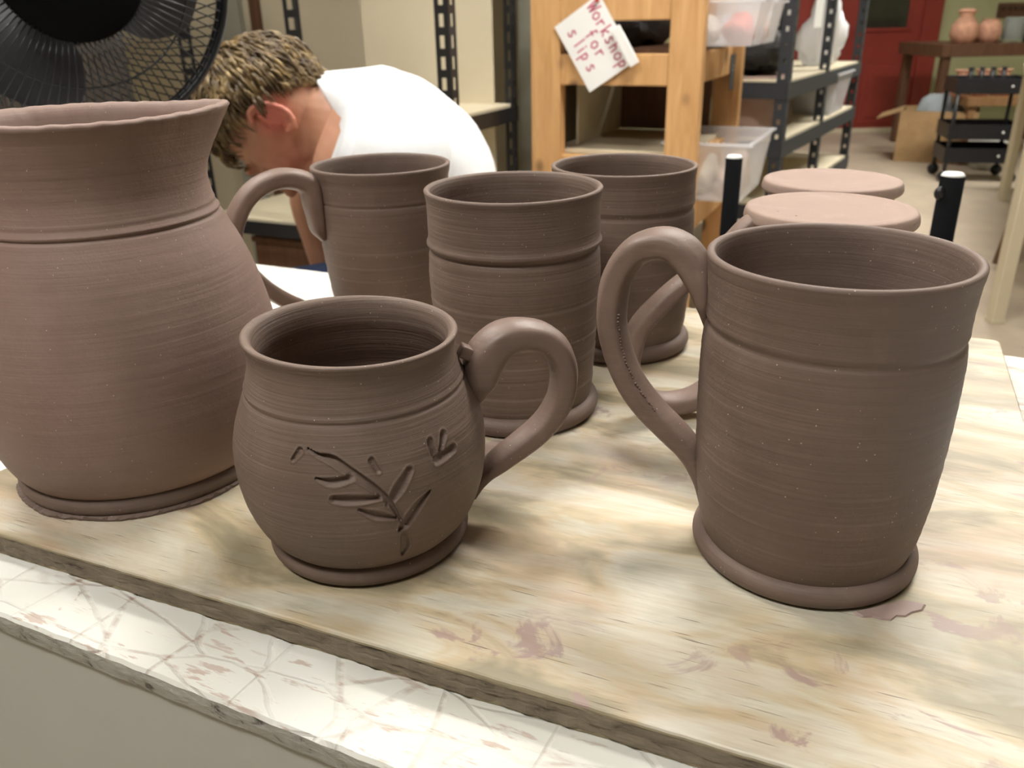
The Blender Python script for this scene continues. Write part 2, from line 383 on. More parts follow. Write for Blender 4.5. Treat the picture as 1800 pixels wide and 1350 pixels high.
# ------------------------------------------------------------------ white work table and ware board
def ub(x, y): return inv(Vector((x * U, y * U, 0)))
TF, TB = 0.757 * U, 3.015 * U             # front and back edge (across the table)
TL, TR = -1.05, 0.95
tab = empty('work_table', room((TL + TR) / 2, (TF + TB) / 2, 0), -ALPHA, 'white painted chipboard work table with grey edge under the ware board', 'table')
def wav(x, k, a): return a * (math.sin(x * 91 + k) + math.sin(x * 213 + 2 * k) * 0.6 + math.sin(x * 477 + k * 3) * 0.4)
def table_top():
    n = 260; L = TR - TL; D = TB - TF; t = 0.0115; v = []; f = []
    for i in range(n + 1):
        x = -L / 2 + L * i / n
        e0 = wav(x * 4, 1.0, 0.00025); e1 = wav(x * 5, 2.2, 0.0004)
        sec = [(-D / 2 + 0.0016 + e0, 0), (-D / 2 + 0.0003 + e0, -0.0014), (-D / 2 + 0.0004, -0.006), (-D / 2 + 0.001 + abs(e1), -t), (D / 2 + 0.002, -t), (D / 2 + e1, -0.002), (D / 2 - 0.002 + e1, 0)]
        v += [(x, y, z) for y, z in sec]
    q = 7
    for i in range(n): f += [(i * q + k, (i + 1) * q + k, (i + 1) * q + (k + 1) % q, i * q + (k + 1) % q) for k in range(q)]
    f += [tuple(range(q)), tuple(reversed(range(n * q, (n + 1) * q)))]
    o = mesh_obj('table_top', v, f, OSB, tab, False, (0, 0, TABLE_Z)); o.data.materials.append(GREYEDGE)
    for p in o.data.polygons:
        if p.normal.y < -0.55 or p.normal.y > 0.75: p.material_index = 1
    return o
table_top()
LT, DT = TR - TL, TB - TF
MB().box((0, -DT / 2 + 0.014, TABLE_Z - 0.0115 - 0.09), (LT - 0.004, 0.02, 0.18), 0.002).build('front_apron', GREYPANEL, tab)
MB().box((0, DT / 2 - 0.014, TABLE_Z - 0.0115 - 0.05), (LT - 0.02, 0.02, 0.10), 0.002).build('rear_apron', GREYPANEL, tab)
for sx in (-1, 1):
    MB().box((sx * (LT / 2 - 0.03), 0, TABLE_Z - 0.0115 - 0.05), (0.02, DT - 0.06, 0.10), 0.002).build('side_apron', GREYPANEL, tab)
    for sy in (-1, 1):
        MB().box((sx * (LT / 2 - 0.07), sy * (DT / 2 - 0.055), (TABLE_Z - 0.0115) / 2), (0.06, 0.06, TABLE_Z - 0.0115), 0.004).build('leg', GREYPANEL, tab)

# plywood ware board: its own direction (grain along local x)
BA = math.radians(-23.46)
b1 = Vector((math.cos(BA), math.sin(BA))); b2 = Vector((-math.sin(BA), math.cos(BA)))
def bl(x, y): p = Vector((x * U, y * U)); return (p.dot(b1), p.dot(b2))
bf, bb, br = 0.954 * U, 2.963 * U, 0.464 * U
pl0 = bl(-1.272, 1.815); pl1 = bl(-0.63, 2.99)
sl = (pl1[0] - pl0[0]) / (pl1[1] - pl0[1])
lx = lambda y: pl0[0] + (y - pl0[1]) * sl
def rounded(poly, r, n=5):
    out = []
    for i in range(len(poly)):
        a, p, c = Vector(poly[i - 1]), Vector(poly[i]), Vector(poly[(i + 1) % len(poly)])
        d0, d1 = (a - p).normalized(), (c - p).normalized(); q0, q1 = p + d0 * r, p + d1 * r
        for k in range(n + 1):
            t = k / n; out.append((1 - t) ** 2 * q0 + 2 * t * (1 - t) * p + t * t * q1)
    return out
board_poly = rounded([(lx(bf), bf), (br, bf), (br, bb), (lx(bb), bb)], 0.006)
def dense(poly, step=0.004):
    out = []
    for i, p in enumerate(poly):
        q = poly[(i + 1) % len(poly)]; k = max(1, int((q - p).length / step))
        out += [p.lerp(q, j / k) for j in range(k)]
    return out
bp = dense(board_poly); bc = sum(bp, Vector((0, 0))) / len(bp)
def rough_poly(seed, amp, off=0.0):
    out = []
    for i, p in enumerate(bp):
        d = (p - bc).normalized(); s = p.x * 100 + p.y * 130
        out.append(p + d * (off + amp * (math.sin(s * 3.1 + seed) + math.sin(s * 7.7 + 2 * seed) + math.sin(s * 17.3 + seed))))
    return out
board = empty('ware_board', (0, 0, TABLE_Z), BA, 'stained plywood ware board carrying the wet clay pots', 'board')
def layer(name, z0, z1, poly, mat, top=None, bevel=0.0):
    mb = MB()
    n = len(poly)
    if bevel:
        inn = [p + (bc - p).normalized() * bevel for p in poly]
        v = [(p.x, p.y, z0) for p in poly] + [(p.x, p.y, z1 - bevel) for p in poly] + [(p.x, p.y, z1 - bevel * 0.3) for p in [p + (bc - p).normalized() * bevel * 0.35 for p in poly]] + [(p.x, p.y, z1) for p in inn]
        f = [tuple(reversed(range(n))), tuple(range(3 * n, 4 * n))]
        for s_ in range(3): f += [(s_ * n + k, s_ * n + (k + 1) % n, (s_ + 1) * n + (k + 1) % n, (s_ + 1) * n + k) for k in range(n)]
        mb.add(v, f)
    else: mb.prism([(p.x, p.y) for p in poly], z0, z1)
    o = mb.build(name, mat, board)
    if top:
        o.data.materials.append(top)
        for p in o.data.polygons:
            if p.normal.z > 0.12: p.material_index = 1
    return o
layer('bottom_veneer', 0.0003, 0.0020, rough_poly(1, 0.00015, -0.0008), VENEER_EDGE)
layer('lower_core_ply', 0.0020, 0.0062, rough_poly(2, 0.00035), PLYEDGE)
layer('upper_core_ply', 0.0062, 0.0112, rough_poly(5, 0.00035, -0.0003), PLYEDGE)
layer('top_veneer', 0.0112, BOARD_T, rough_poly(4, 0.00008), VENEER_EDGE, PLYTOP, 0.0012)

# ------------------------------------------------------------------ pots (profiles in units of U)
def n1d(x, seed):
    r = np.random.default_rng(seed); ph = r.uniform(0, 6.28, 7); fr = np.array([1, 1.7, 2.9, 4.3, 6.1, 9.7, 14.3]); am = 1 / fr ** 0.6
    return sum(a * np.sin(f_ * x + p) for a, f_, p in zip(am, fr, ph)) / am.sum()
def sst(a, b, x):
    t = np.clip((x - a) / (b - a), 0, 1); return t * t * (3 - 2 * t)
def pot_body(keys, wall=0.018, floor=0.04, segs=144, thetas=None, dz=0.0035, ripple=0.0006, bands=0.0, band_top=0.45,
             grooves=(), seed=1, deform=None, carve=None, wob=0.004):
    keys = np.array(keys, float); zt = keys[-1, 0]; zb = keys[0, 0]
    sm = catmull(keys, 400); zz = np.arange(zb, zt - wall * 0.5, dz)
    zo = np.concatenate([zz, [zt - wall * 0.5]])
    ro = np.interp(zo, sm[:, 0], sm[:, 1])
    ro = ro + ripple * n1d(zo * 160, seed) * sst(zb, zb + 0.05, zo)
    if bands: ro = ro + bands * ((((zo * 17 + 0.3 * np.sin(zo * 23)) % 1.0) - 0.5)) * (1 - sst(band_top - 0.03, band_top, zo)) * sst(zb, zb + 0.06, zo)
    for gz, gd, gw, bead in grooves:
        ro = ro - gd * np.exp(-((zo - gz) / gw) ** 2) + bead * np.exp(-((zo - gz - gw * 2.4) / (gw * 1.3)) ** 2)
    th = np.linspace(0, 2 * np.pi, segs, endpoint=False) if thetas is None else thetas
    rings = [(r, z, 1) for r, z in zip(ro, zo)]
    rt = np.interp(zt, sm[:, 0], sm[:, 1])
    for a in np.linspace(0, np.pi, 7)[1:-1]: rings.append((rt - wall / 2 + wall / 2 * math.cos(a), zt - wall * 0.5 + wall * 0.5 * math.sin(a), 0.5))
    zi = np.linspace(zt - wall * 0.5, floor + 0.02, 60)
    ri = np.interp(zi, sm[:, 0], sm[:, 1]) - wall * (1 + 0.25 * sst(zt, floor, zi) * 0) + 0.0013 * n1d(zi * 90, seed + 5)
    for r, z in zip(ri, zi): rings.append((r, z, 0))
    rings += [(ri[-1] * 0.93, floor + 0.006, 0), (ri[-1] * 0.8, floor, 0), (ri[-1] * 0.4, floor - 0.002, 0), (0.004, floor - 0.002, 0)]
    rings = [(0.004, zb, 0), (ro[0] * 0.6, zb, 0)] + rings
    R_ = np.array([q[0] for q in rings]); Z_ = np.array([q[1] for q in rings]); O_ = np.array([q[2] for q in rings])
    Rg, Tg = np.meshgrid(R_, th, indexing='ij'); Zg = np.repeat(Z_[:, None], len(th), 1); Og = np.repeat(O_[:, None], len(th), 1)
    Rg = Rg * (1 + wob * np.cos(2 * Tg + seed) + wob * 0.4 * np.cos(3 * Tg + 2 * seed) * sst(0.0, zt, Zg))
    if deform: Rg, Zg = deform(Rg, Tg, Zg, Og)
    if carve is not None: Rg = Rg - carve(Tg, Zg) * (Og > 0.9)
    V = np.stack([Rg * np.cos(Tg), Rg * np.sin(Tg), Zg], -1).reshape(-1, 3) * U
    n = len(th); f = []
    for i in range(len(rings) - 1):
        a = i * n
        f += [(a + k, a + (k + 1) % n, a + n + (k + 1) % n, a + n + k) for k in range(n)]
    f += [tuple(reversed(range(n))), tuple(range((len(rings) - 1) * n, len(rings) * n))]
    return V, f
def foot_ring(r_in, r_out, h, flare=0.0, seed=1):
    k = h * 0.5; prof = [(r_in * 0.85, 0.0), (r_out - k * 0.75, 0.0)]
    prof += [(r_out - k + k * math.cos(a), k + k * math.sin(a)) for a in np.linspace(-1.15, 1.9, 12)]
    prof += [(r_in - 0.03, h * 0.9)]
    p = catmull(prof, 44); return MB().lathe([(max(a, 0.01) * U, max(b, 0) * U) for a, b in p], 128)
def handle(pts, ra, rb, n=70, sec=26, ridge=0.06, seed=3):
    """strap swept along (out, height) points; ra radial and rb sideways half-widths per control point"""
    P = catmull(pts, n); A = np.interp(np.linspace(0, 1, n), np.linspace(0, 1, len(ra)), ra); B = np.interp(np.linspace(0, 1, n), np.linspace(0, 1, len(rb)), rb)
    v = []; f = []
    for i in range(n):
        t = P[min(i + 1, n - 1)] - P[max(i - 1, 0)]; t = t / np.hypot(*t); nn = np.array([t[1], -t[0]])
        for k in range(sec):
            a = 2 * math.pi * k / sec; c, s = math.cos(a), math.sin(a)
            e = 0.82
            cx = math.copysign(abs(c) ** e, c); sy = math.copysign(abs(s) ** e, s)
            rad = 1 + ridge * math.cos(6 * a) * 0.5 + 0.012 * math.sin(i * 0.9 + k * 1.3 + seed)
            q = P[i] + nn * (A[i] * cx * rad); v.append((q[0] * U, B[i] * sy * rad * U, q[1] * U))
    for i in range(n - 1): f += [(i * sec + k, i * sec + (k + 1) % sec, (i + 1) * sec + (k + 1) % sec, (i + 1) * sec + k) for k in range(sec)]
    f += [tuple(reversed(range(sec))), tuple(range((n - 1) * sec, n * sec))]
    return v, f
def pot(name, C, label, cat='mug', group=None, z=ZB): return empty(name, (C[0] * U, C[1] * U, z + 0.0002), 0, label, cat, group)
def put_handle(root, az, args, mat=None, **kw):
    v, f = handle(*args, **kw); o = mesh_obj('handle', v, f, mat or CLAY_H, root, True); o.rotation_euler = (0, 0, math.radians(az)); return o

# big straight mug at the right front
m1 = pot('mug', (.583, 1.416), 'tall brown clay mug at the right front, plain body, big round handle to its left')
V, F = pot_body([(.012, .175), (.03, .189), (.05, .2005), (.09, .2100), (.14, .217), (.2, .2225), (.27, .2262), (.36, .2283), (.44, .2275), (.478, .2235), (.5, .2235), (.54, .2245), (.58, .2272), (.6135, .2315)],
                wall=.017, bands=.0009, band_top=.30, grooves=[(.481, .0035, .006, .0012)], seed=11, segs=180)
mesh_obj('body', V, F, CLAY, m1, True)
foot_ring(.2, .2175, .046).build('foot_ring', CLAY, m1, True)
put_handle(m1, 157.6, ([(.221, .452), (.229, .500), (.243, .548), (.276, .591), (.316, .605), (.367, .586), (.402, .529), (.411, .451), (.398, .385), (.371, .32), (.327, .262), (.278, .218), (.238, .178), (.214, .125), (.202, .06)],
                       [.005, .017, .030, .033, .030, .029, .029, .029, .028, .028, .028, .027, .024, .014, .006], [.02, .045, .05, .046, .043, .042, .042, .042, .042, .041, .040, .040, .040, .036, .02]))
# crumbs scored into the handle of the big mug
mb = MB(); hp_ = catmull([(.367, .586), (.402, .529), (.411, .451), (.398, .385), (.371, .32), (.327, .262), (.278, .218)], 61)
for i in range(34):
    k = 18 + i; t = hp_[k + 1] - hp_[k - 1]; t = t / np.hypot(*t); nn = np.array([t[1], -t[0]])
    if nn[0] > 0: nn = -nn
    q = hp_[k] + nn * (.0225 + rng.normal(0, .0012)); c = Vector((q[0], .0335 + rng.normal(0, .0015), q[1])) * U
    r = rng.uniform(.0014, .0032) * U; mb.ellipsoid(c, (Vector((r, 0, 0)), Vector((0, r, 0)), Vector((0, 0, r * .7))), 6)
o = mb.build('scored_crumbs', CLAY_H, m1, True); o.rotation_euler = (0, 0, math.radians(157.6)); o['kind'] = 'stuff'

# round carved mug in the middle front
STROKES = [([(-102.8, .3192, .0011), (-98.0, .3097, .0034), (-91.8, .3026, .0065), (-83.7, .2779, .0065), (-76.2, .2493, .0057), (-71.0, .22, .0049), (-68.1, .1935, .0038), (-65.7, .1661, .0023)], .0085),
           ([(-99.0, .2697, .0019), (-92.2, .2641, .0068), (-82.2, .2728, .0046)], .0065), ([(-92.0, .2321, .0065), (-84.7, .229, .0084), (-73.4, .2265, .0038)], .0065),
           ([(-82.6, .2075, .0023), (-75.7, .1915, .0072), (-67.8, .1769, .0027)], .006), ([(-75.6, .2965, .0049), (-73.4, .2762, .0038)], .0045),
           ([(-60.5, .2659, .0061), (-65.5, .2392, .0088), (-70.5, .211, .0053)], .0065), ([(-52.0, .2123, .0023), (-58.2, .191, .0076), (-63.9, .1597, .008), (-66.5, .1481, .0038)], .0065),
           ([(-65.0, .1313, .0049), (-64.0, .1014, .008), (-64.9, .078, .0034)], .0055), ([(-109.5, .298, .0034), (-106.4, .3147, .0053)], .004),
           ([(-48.0, .3026, .0061), (-47.6, .2768, .0053)], .006), ([(-40.0, .3044, .0065), (-44.8, .2763, .0034)], .006), ([(-36.8, .272, .0072), (-46.6, .2666, .008)], .0065)]
def carve_leaf(T, Z):
    out = np.zeros_like(T); td = np.degrees((T + np.pi) % (2 * np.pi) - np.pi); sc = math.radians(1) * .243
    x, y = td * sc, Z
    for pts, dep in STROKES:
        pts = [tuple(q) for q in catmull(pts, 4 * len(pts))]
        best = np.full(T.shape, 9.0)
        for (a0, z0, w0), (a1, z1, w1) in zip(pts[:-1], pts[1:]):
            ax, bx = a0 * sc, a1 * sc; L2 = (bx - ax) ** 2 + (z1 - z0) ** 2
            t = np.clip(((x - ax) * (bx - ax) + (y - z0) * (z1 - z0)) / L2, 0, 1)
            d = np.hypot(x - ax - t * (bx - ax), y - z0 - t * (z1 - z0)) / ((w0 + (w1 - w0) * t) * 1.25 + .0006)
            best = np.minimum(best, d)
        dd = 1.12 * dep * (1 - sst(.4, 1.0, best)) - .0016 * np.exp(-((best - 1.15) / .16) ** 2)
        out = np.where(np.abs(dd) > np.abs(out), dd, out)
    return out
m2 = pot('mug', (-.308, 1.505), 'small round-bellied clay mug with a leafy branch carved into its front')
tA = np.radians(np.linspace(-125, -25, 420, endpoint=False)); tB = np.radians(np.linspace(-25, 235, 130, endpoint=False))
def tilt2(R, T, Z, O): return R, Z - .0085 * np.cos(T) * sst(.3, .46, Z)
V, F = pot_body([(.012, .165), (.03, .182), (.045, .198), (.068, .2165), (.1, .2315), (.14, .2435), (.19, .2502), (.24, .2503), (.275, .2445), (.31, .2335), (.345, .2195), (.365, .2125), (.385, .206), (.41, .1995), (.432, .1985), (.448, .202), (.4625, .207)],
                wall=.016, thetas=np.concatenate([tA, tB]), dz=.0019, grooves=[(.357, .003, .0035, .001)], ripple=.0005, seed=23, deform=tilt2, carve=carve_leaf)
mesh_obj('body', V, F, CLAY_B, m2, True)
foot_ring(.19, .2075, .046).build('foot_ring', CLAY, m2, True)
h2 = put_handle(m2, 11.6, ([(.238, .285), (.246, .325), (.264, .378), (.299, .410), (.352, .414), (.397, .391), (.421, .348), (.424, .296), (.409, .245), (.374, .199), (.324, .161), (.278, .13), (.243, .1), (.222, .055)],
                            [.010, .036, .043, .037, .031, .029, .028, .028, .027, .026, .025, .022, .014, .006], [.03, .048, .05, .046, .042, .04, .04, .04, .039, .038, .037, .036, .034, .02]))
mb = MB().box((.222 * U, -.012 * U, .392 * U), (.034 * U, .03 * U, .026 * U), .004 * U, Matrix.Rotation(.5, 3, 'Y'))
mb.build('thumb_tab', CLAY_H, h2, True)

# collared cup behind the round mug
m3 = pot('cup', (.0143, 2.125), 'tall clay cup with a wide combed collar, standing behind the small round mug', 'cup')
V, F = pot_body([(.012, .175), (.03, .192), (.05, .203), (.085, .2085), (.19, .2145), (.3, .2205), (.38, .2245), (.44, .2225), (.462, .2195), (.474, .2225), (.5, .2215), (.56, .2212), (.585, .2225), (.612, .2275)],
                wall=.015, bands=.0016, band_top=.42, grooves=[(.462, .004, .006, .0045)], ripple=.0006, seed=31)
mesh_obj('body', V, F, CLAY_B, m3, True); foot_ring(.205, .226, .05).build('foot_ring', CLAY, m3, True)

m4 = pot('cup', (.3595, 2.603), 'clay cup with pale rim at the back, in front of the wooden rack', 'cup')
V, F = pot_body([(.012, .178), (.035, .196), (.055, .207), (.1, .215), (.2, .223), (.3, .2255), (.42, .224), (.455, .2215), (.48, .2225), (.54, .2210), (.565, .2225), (.584, .2255)],
                wall=.015, bands=.0012, band_top=.4, grooves=[(.458, .003, .007, .001)], ripple=.0006, seed=41)
mesh_obj('body', V, F, CLAY_B, m4, True); foot_ring(.208, .230, .055).build('foot_ring', CLAY, m4, True)

def tall_mug(root, seed, mat):
    V, F = pot_body([(.012, .165), (.04, .172), (.1, .1835), (.2, .198), (.3, .208), (.4, .214), (.46, .2155), (.485, .2135), (.5, .2145), (.54, .2165), (.563, .221), (.584, .2245)],
                    wall=.016, bands=.0016, band_top=.4, grooves=[(.478, .003, .004, .001)], ripple=.0005, seed=seed)
    mesh_obj('body', V, F, mat, root, True)
m5 = pot('mug', (-.408, 2.73), 'clay mug at the back left with a long looping handle, beside the pitcher')
tall_mug(m5, 51, CLAY); foot_ring(.172, .19, .05).build('foot_ring', CLAY, m5, True)
HP = [(.214, .365), (.230, .405), (.236, .477), (.247, .542), (.315, .568), (.383, .557), (.439, .521), (.477, .466), (.494, .407), (.481, .326), (.438, .26), (.382, .203), (.314, .156), (.242, .113), (.17, .072)]
put_handle(m5, -149.5, (HP, [.010, .024, .031, .034, .031, .03, .029, .029, .028, .027, .026, .025, .024, .02, .01], [.02, .036, .042, .042, .042, .042, .042, .042, .041, .04, .04, .038, .036, .034, .02]))

def upturned(C, label, r, zt, az, seed):
    root = pot('upturned_mug', C, label, 'mug', 'mugs drying upside down')
    keys = [(0, .224), (.02, .2205), (.05, .2165), (.1, .2145), (.17, .2140), (.27, .208), (.37, .198), (.46, .187), (.5, .178), (zt - .045, .172), (zt - .038, .17)]
    p = [(a * U, b * U) for b, a in catmull(keys, 90)]
    MB().lathe(p, 96).build('body', CLAY, root, True)
    h = .042
    prof = [(r - .03, zt - h), (r - .006, zt - h + .004), (r + .003, zt - h + .012), (r + .004, zt - h * .5), (r + .001, zt - .008), (r - .005, zt - .0015), (r - .02, zt), (r * .8, zt - .003), (r * .6, zt - .006), (r * .3, zt - .008), (.004, zt - .008)]
    MB().lathe([(a * U, b * U) for a, b in catmull(prof, 60)], 112).build('foot_disc', CLAY_D, root, True)
    return root
m6 = upturned((.80, 2.05), 'clay mug turned upside down right behind the big mug, nearer of two pale discs', .203, .556, 183, 61)
put_handle(m6, 183.7, ([(.165, .54), (.205, .522), (.271, .45), (.396, .343), (.462, .271), (.484, .215), (.49, .151), (.469, .09), (.418, .047), (.347, .040), (.279, .066), (.2, .129)],
                       [.012, .018, .02, .026, .027, .028, .028, .028, .029, .03, .032, .03], [.02, .034, .036, .038, .04, .041, .042, .042, .042, .042, .042, .04]))
m7 = upturned((1.0, 2.58), 'clay mug turned upside down at the far edge of the board, farther pale disc', .203, .528, 0, 71)
mb = MB()
for i in range(5):
    a = rng.uniform(0, 6.28); rr_ = rng.uniform(.03, .17); s_ = rng.uniform(.001, .0026)
    mb.ellipsoid(Vector((rr_ * math.cos(a), rr_ * math.sin(a), .5505)) * U, (Vector((s_ * 2, 0, 0)) * U, Vector((0, s_, 0)) * U, Vector((0, 0, s_ * .5)) * U), 6)
mb.build('clay_crumbs', CLAY, m6)['kind'] = 'stuff'

# pitcher
SPOUT = math.radians(22)
def spout(R, T, Z, O):
    d = (T - SPOUT + np.pi) % (2 * np.pi) - np.pi; k = sst(.69, .84, Z)
    R = R + k * (.042 * np.exp(-(d / .42) ** 2) - .010 * np.exp(-((np.abs(d) - .85) / .35) ** 2))
    Z = Z + k * (.010 * np.exp(-(d / .5) ** 2))
    lip = sst(.79, .83, Z); R = R + lip * .0007 * (np.sin(T * 23) + np.sin(T * 41 + 1) + np.sin(T * 67 + 2)) * .5
    Z = Z + lip * .0006 * (np.sin(T * 19 + 1) + np.sin(T * 37))
    return R, Z
pit = pot('pitcher', (-.915, 1.867), 'large rose-brown clay pitcher with pouring lip, cut by the left picture edge', 'pitcher')
V, F = pot_body([(.012, .255), (.03, .274), (.05, .295), (.085, .3155), (.14, .331), (.22, .341), (.30, .342), (.36, .336), (.43, .322), (.5, .302), (.55, .283), (.59, .264), (.615, .2525), (.64, .2445), (.675, .2385), (.71, .2395), (.75, .2455), (.79, .2545), (.815, .262), (.835, .270)],
                wall=.028, ripple=.0004, grooves=[(.612, .0045, .003, .003), (.632, .001, .0025, .001)], seed=81, deform=spout, segs=200)
mesh_obj('body', V, F, CLAY_P, pit, True)
foot_ring(.285, .302, .05).build('foot_ring', CLAY, pit, True)
v = []; f = []; n = 260                                     # ragged skirt of clay squeezed out under the foot
for k in range(n):
    a = 2 * math.pi * k / n; rr_ = .302 + .004 + .004 * math.sin(k * .19) * math.sin(k * .07 + 1) + rng.uniform(-.0012, .0016); zz_ = .004 + abs(rng.normal(0, .003))
    for r_, z_ in ((.295, .0005), (rr_, .0005), (rr_ + .001, zz_), (.297, .009)): v.append((r_ * math.cos(a) * U, r_ * math.sin(a) * U, z_ * U))
for k in range(n):
    j = (k + 1) % n; f += [(k * 4 + q, j * 4 + q, j * 4 + (q + 1) % 4, k * 4 + (q + 1) % 4) for q in range(4)]
mesh_obj('clay_burr', v, f, CLAY, pit)

# smear of slip beside the foot of the big mug
def blob(cx, cy, pts, mat, name, label, cat, h=0.0007):
    v = [(x, y, 0) for x, y in pts] + [(x * .93, y * .93, h) for x, y in pts]; n = len(pts)
    f = [tuple(range(n, 2 * n)), tuple(reversed(range(n)))] + [(k, (k + 1) % n, n + (k + 1) % n, n + k) for k in range(n)]
    return tag(mesh_obj(name, v, f, mat, None, False, (cx, cy, ZB + 0.0001)), label, cat)
c0 = onz(1566, 1074, ZB)
outl = [onz(u_, v_, ZB) - c0 for u_, v_ in ((1500, 1078), (1530, 1071), (1560, 1063), (1590, 1056), (1612, 1060), (1628, 1064), (1622, 1074), (1604, 1078), (1592, 1085), (1576, 1084), (1566, 1092), (1548, 1090), (1532, 1086), (1514, 1086))]
SLIP = plain('dried_slip', (0.36, 0.26, 0.23), 0.5, vary=0.1, scale=80)
blob(c0.x, c0.y, [(p.x, p.y) for p in outl], SLIP, 'slip_smear', 'thin flake of dried slip against the foot of the big right mug', 'clay smear')

# ------------------------------------------------------------------ pedestal fan behind the pitcher
FC = at(106, -56, 1.0); FR = 0.171
fan = empty('pedestal_fan', (FC.x, FC.y, 0), 0, 'black pedestal fan with wire grille standing behind the pitcher', 'fan')
fhead = Matrix.Translation((0, 0, FC.z)) @ Matrix.Rotation(math.radians(35), 4, 'Z') @ Matrix.Rotation(math.radians(90), 4, 'X')  # local z = blowing direction
def fbuild(mb, name, mat, parent=fan, smooth=True):
    return mesh_obj(name, [fhead @ Vector(p) for p in mb.v], mb.f, mat, parent, smooth)
def grille(n, z_hub, r_hub, z_mid, twist):
    mb = MB()
    for k in range(n):
        a = 2 * math.pi * k / n
        pts = []
        for r, z, t in ((r_hub, z_hub, 0), (r_hub + (FR - r_hub) * .45, z_hub * .95 + z_mid * .05, .4), (FR * .86, z_hub * .72, .8), (FR * .965, z_hub * .36, .95), (FR * 1.0, 0.0, 1.0)):
            pts.append((r * math.cos(a + twist * t), r * math.sin(a + twist * t), z))
        pts = [tuple(p) for p in catmull(pts, 9)]
        mb.tube(pts, 0.0010, 5)
    return mb
fbuild(grille(92, 0.046, 0.071, 0.044, 0.0), 'front_grille', FANBLK)['kind'] = 'stuff'
fbuild(grille(84, -0.065, 0.065, -0.05, 0.55), 'rear_grille', FANBLK)['kind'] = 'stuff'
def torus(R, r, z=0, n=72, m_=10):
    mb = MB(); mb.tube([(R * math.cos(2 * math.pi * k / n), R * math.sin(2 * math.pi * k / n), z) for k in range(n + 1)], r, m_, False); return mb
rim = torus(FR * 1.003, 0.006); rim.add(*[(lambda t: (t.v, t.f))(torus(FR * 1.003, 0.0045, 0.011))][0]); fbuild(rim, 'grille_band', FANBLK)
fbuild(torus(0.120, 0.0012, 0.041), 'grille_ring', FANBLK)
cap = MB().lathe([(0.001, 0.036), (0.073, 0.036), (0.074, 0.044), (0.071, 0.050), (0.06, 0.054), (0.035, 0.056), (0.001, 0.056)], 64); fbuild(cap, 'centre_cap', MATTEB)
fbuild(MB().lathe([(0.001, -0.17), (0.045, -0.17), (0.066, -0.15), (0.07, -0.09), (0.078, -0.076), (0.078, -0.07), (0.001, -0.07)], 40), 'motor_housing', FANBLK)
for k in range(3):
    a0 = 2 * math.pi * k / 3 + 1.85; v = []; f = []; nr, na = 8, 12
    for side in (0.0006, -0.0006):
        for i in range(nr):
            r = .04 + (.15 - .04) * i / (nr - 1); span = (.55 + .75 * math.sin(math.pi * min(1, i / (nr - 1) * .75 + .15)))
            for j in range(na):
                t = j / (na - 1) - .5; a = a0 + t * span + .25 * i / nr
                v.append((r * math.cos(a), r * math.sin(a), -.01 + t * .06 + side))
    for i in range(nr - 1):
        for j in range(na - 1):
            q = (i * na + j, i * na + j + 1, (i + 1) * na + j + 1, (i + 1) * na + j); f.append(q); f.append(tuple(x + nr * na for x in reversed(q)))
    mb = MB().add(v, f); fbuild(mb, 'blade', BLADE)
fbuild(MB().lathe([(0.001, -0.04), (0.045, -0.04), (0.048, 0.01), (0.04, 0.02), (0.001, 0.022)], 32), 'blade_hub', BLADE)
mt = fhead @ Vector((0, 0, -0.12))
MB().tube([(mt.x, mt.y, 0.03), (mt.x, mt.y, FC.z - 0.06)], [0.016, 0.012], 16).build('pole', FANBLK, fan, True)
MB().box((mt.x, mt.y, FC.z - 0.045), (0.05, 0.06, 0.07), 0.012).build('tilt_neck', FANBLK, fan)
MB().lathe([(0.001, 0), (0.16, 0), (0.165, 0.006), (0.15, 0.022), (0.06, 0.035), (0.03, 0.06), (0.001, 0.062)], 48, (mt.x, mt.y, 0)).build('base', FANBLK, fan, True)

# ------------------------------------------------------------------ person bending over
PY = 1.40
def pp(u_, v_, dy=0.0): return at(u_, v_, PY + dy)
PO = pp(640, 300); PO = Vector((PO.x, PO.y, 0))
person = empty('person', PO, 0, 'person in a white t-shirt bent far forward, face down, behind the pots', 'person')
Ld = Vector((0, -1, 0))                                       # the side turned to the camera
def dirv(dx, dy): a = pp(500, 200); b = pp(500 + dx * 60, 200 + dy * 60); return (b - a).normalized()
Fd = dirv(-.2, .98); Ud = dirv(-.98, -.2); Fd = (Fd - Ud * Fd.dot(Ud)).normalized()
HC = at(477, 209, PY - .088) - (Ld * .088 - Fd * .012 - Ud * .010)
def hp(l, f_, u_): return HC + Ld * l + Fd * f_ + Ud * u_
def hell(mb, c, s, n=20, rf=0.0):
    f2 = (Fd * math.cos(rf) + Ud * math.sin(rf)); u2 = (Ud * math.cos(rf) - Fd * math.sin(rf))
    mb.ellipsoid(hp(*c), (Ld * s[0], f2 * s[1], u2 * s[2]), n)
body = MB()
hell(body, (0, -.012, .012), (.076, .095, .100), 32)          # cranium
hell(body, (0, .030, -.005), (.068, .060, .085), 28)          # face mass
hell(body, (0, .045, -.075), (.050, .045, .045), 24)          # jaw and mouth
hell(body, (0, .068, -.103), (.022, .020, .016), 16)          # chin
hell(body, (0, .083, .030), (.055, .012, .012), 16)           # brow
hell(body, (0, .098, -.012), (.011, .016, .032), 14, .25)     # nose bridge
hell(body, (0, .108, -.030), (.017, .014, .012), 14)          # nose tip
hell(body, (0, .088, -.062), (.026, .009, .006), 12); hell(body, (0, .086, -.073), (.022, .009, .006), 12)
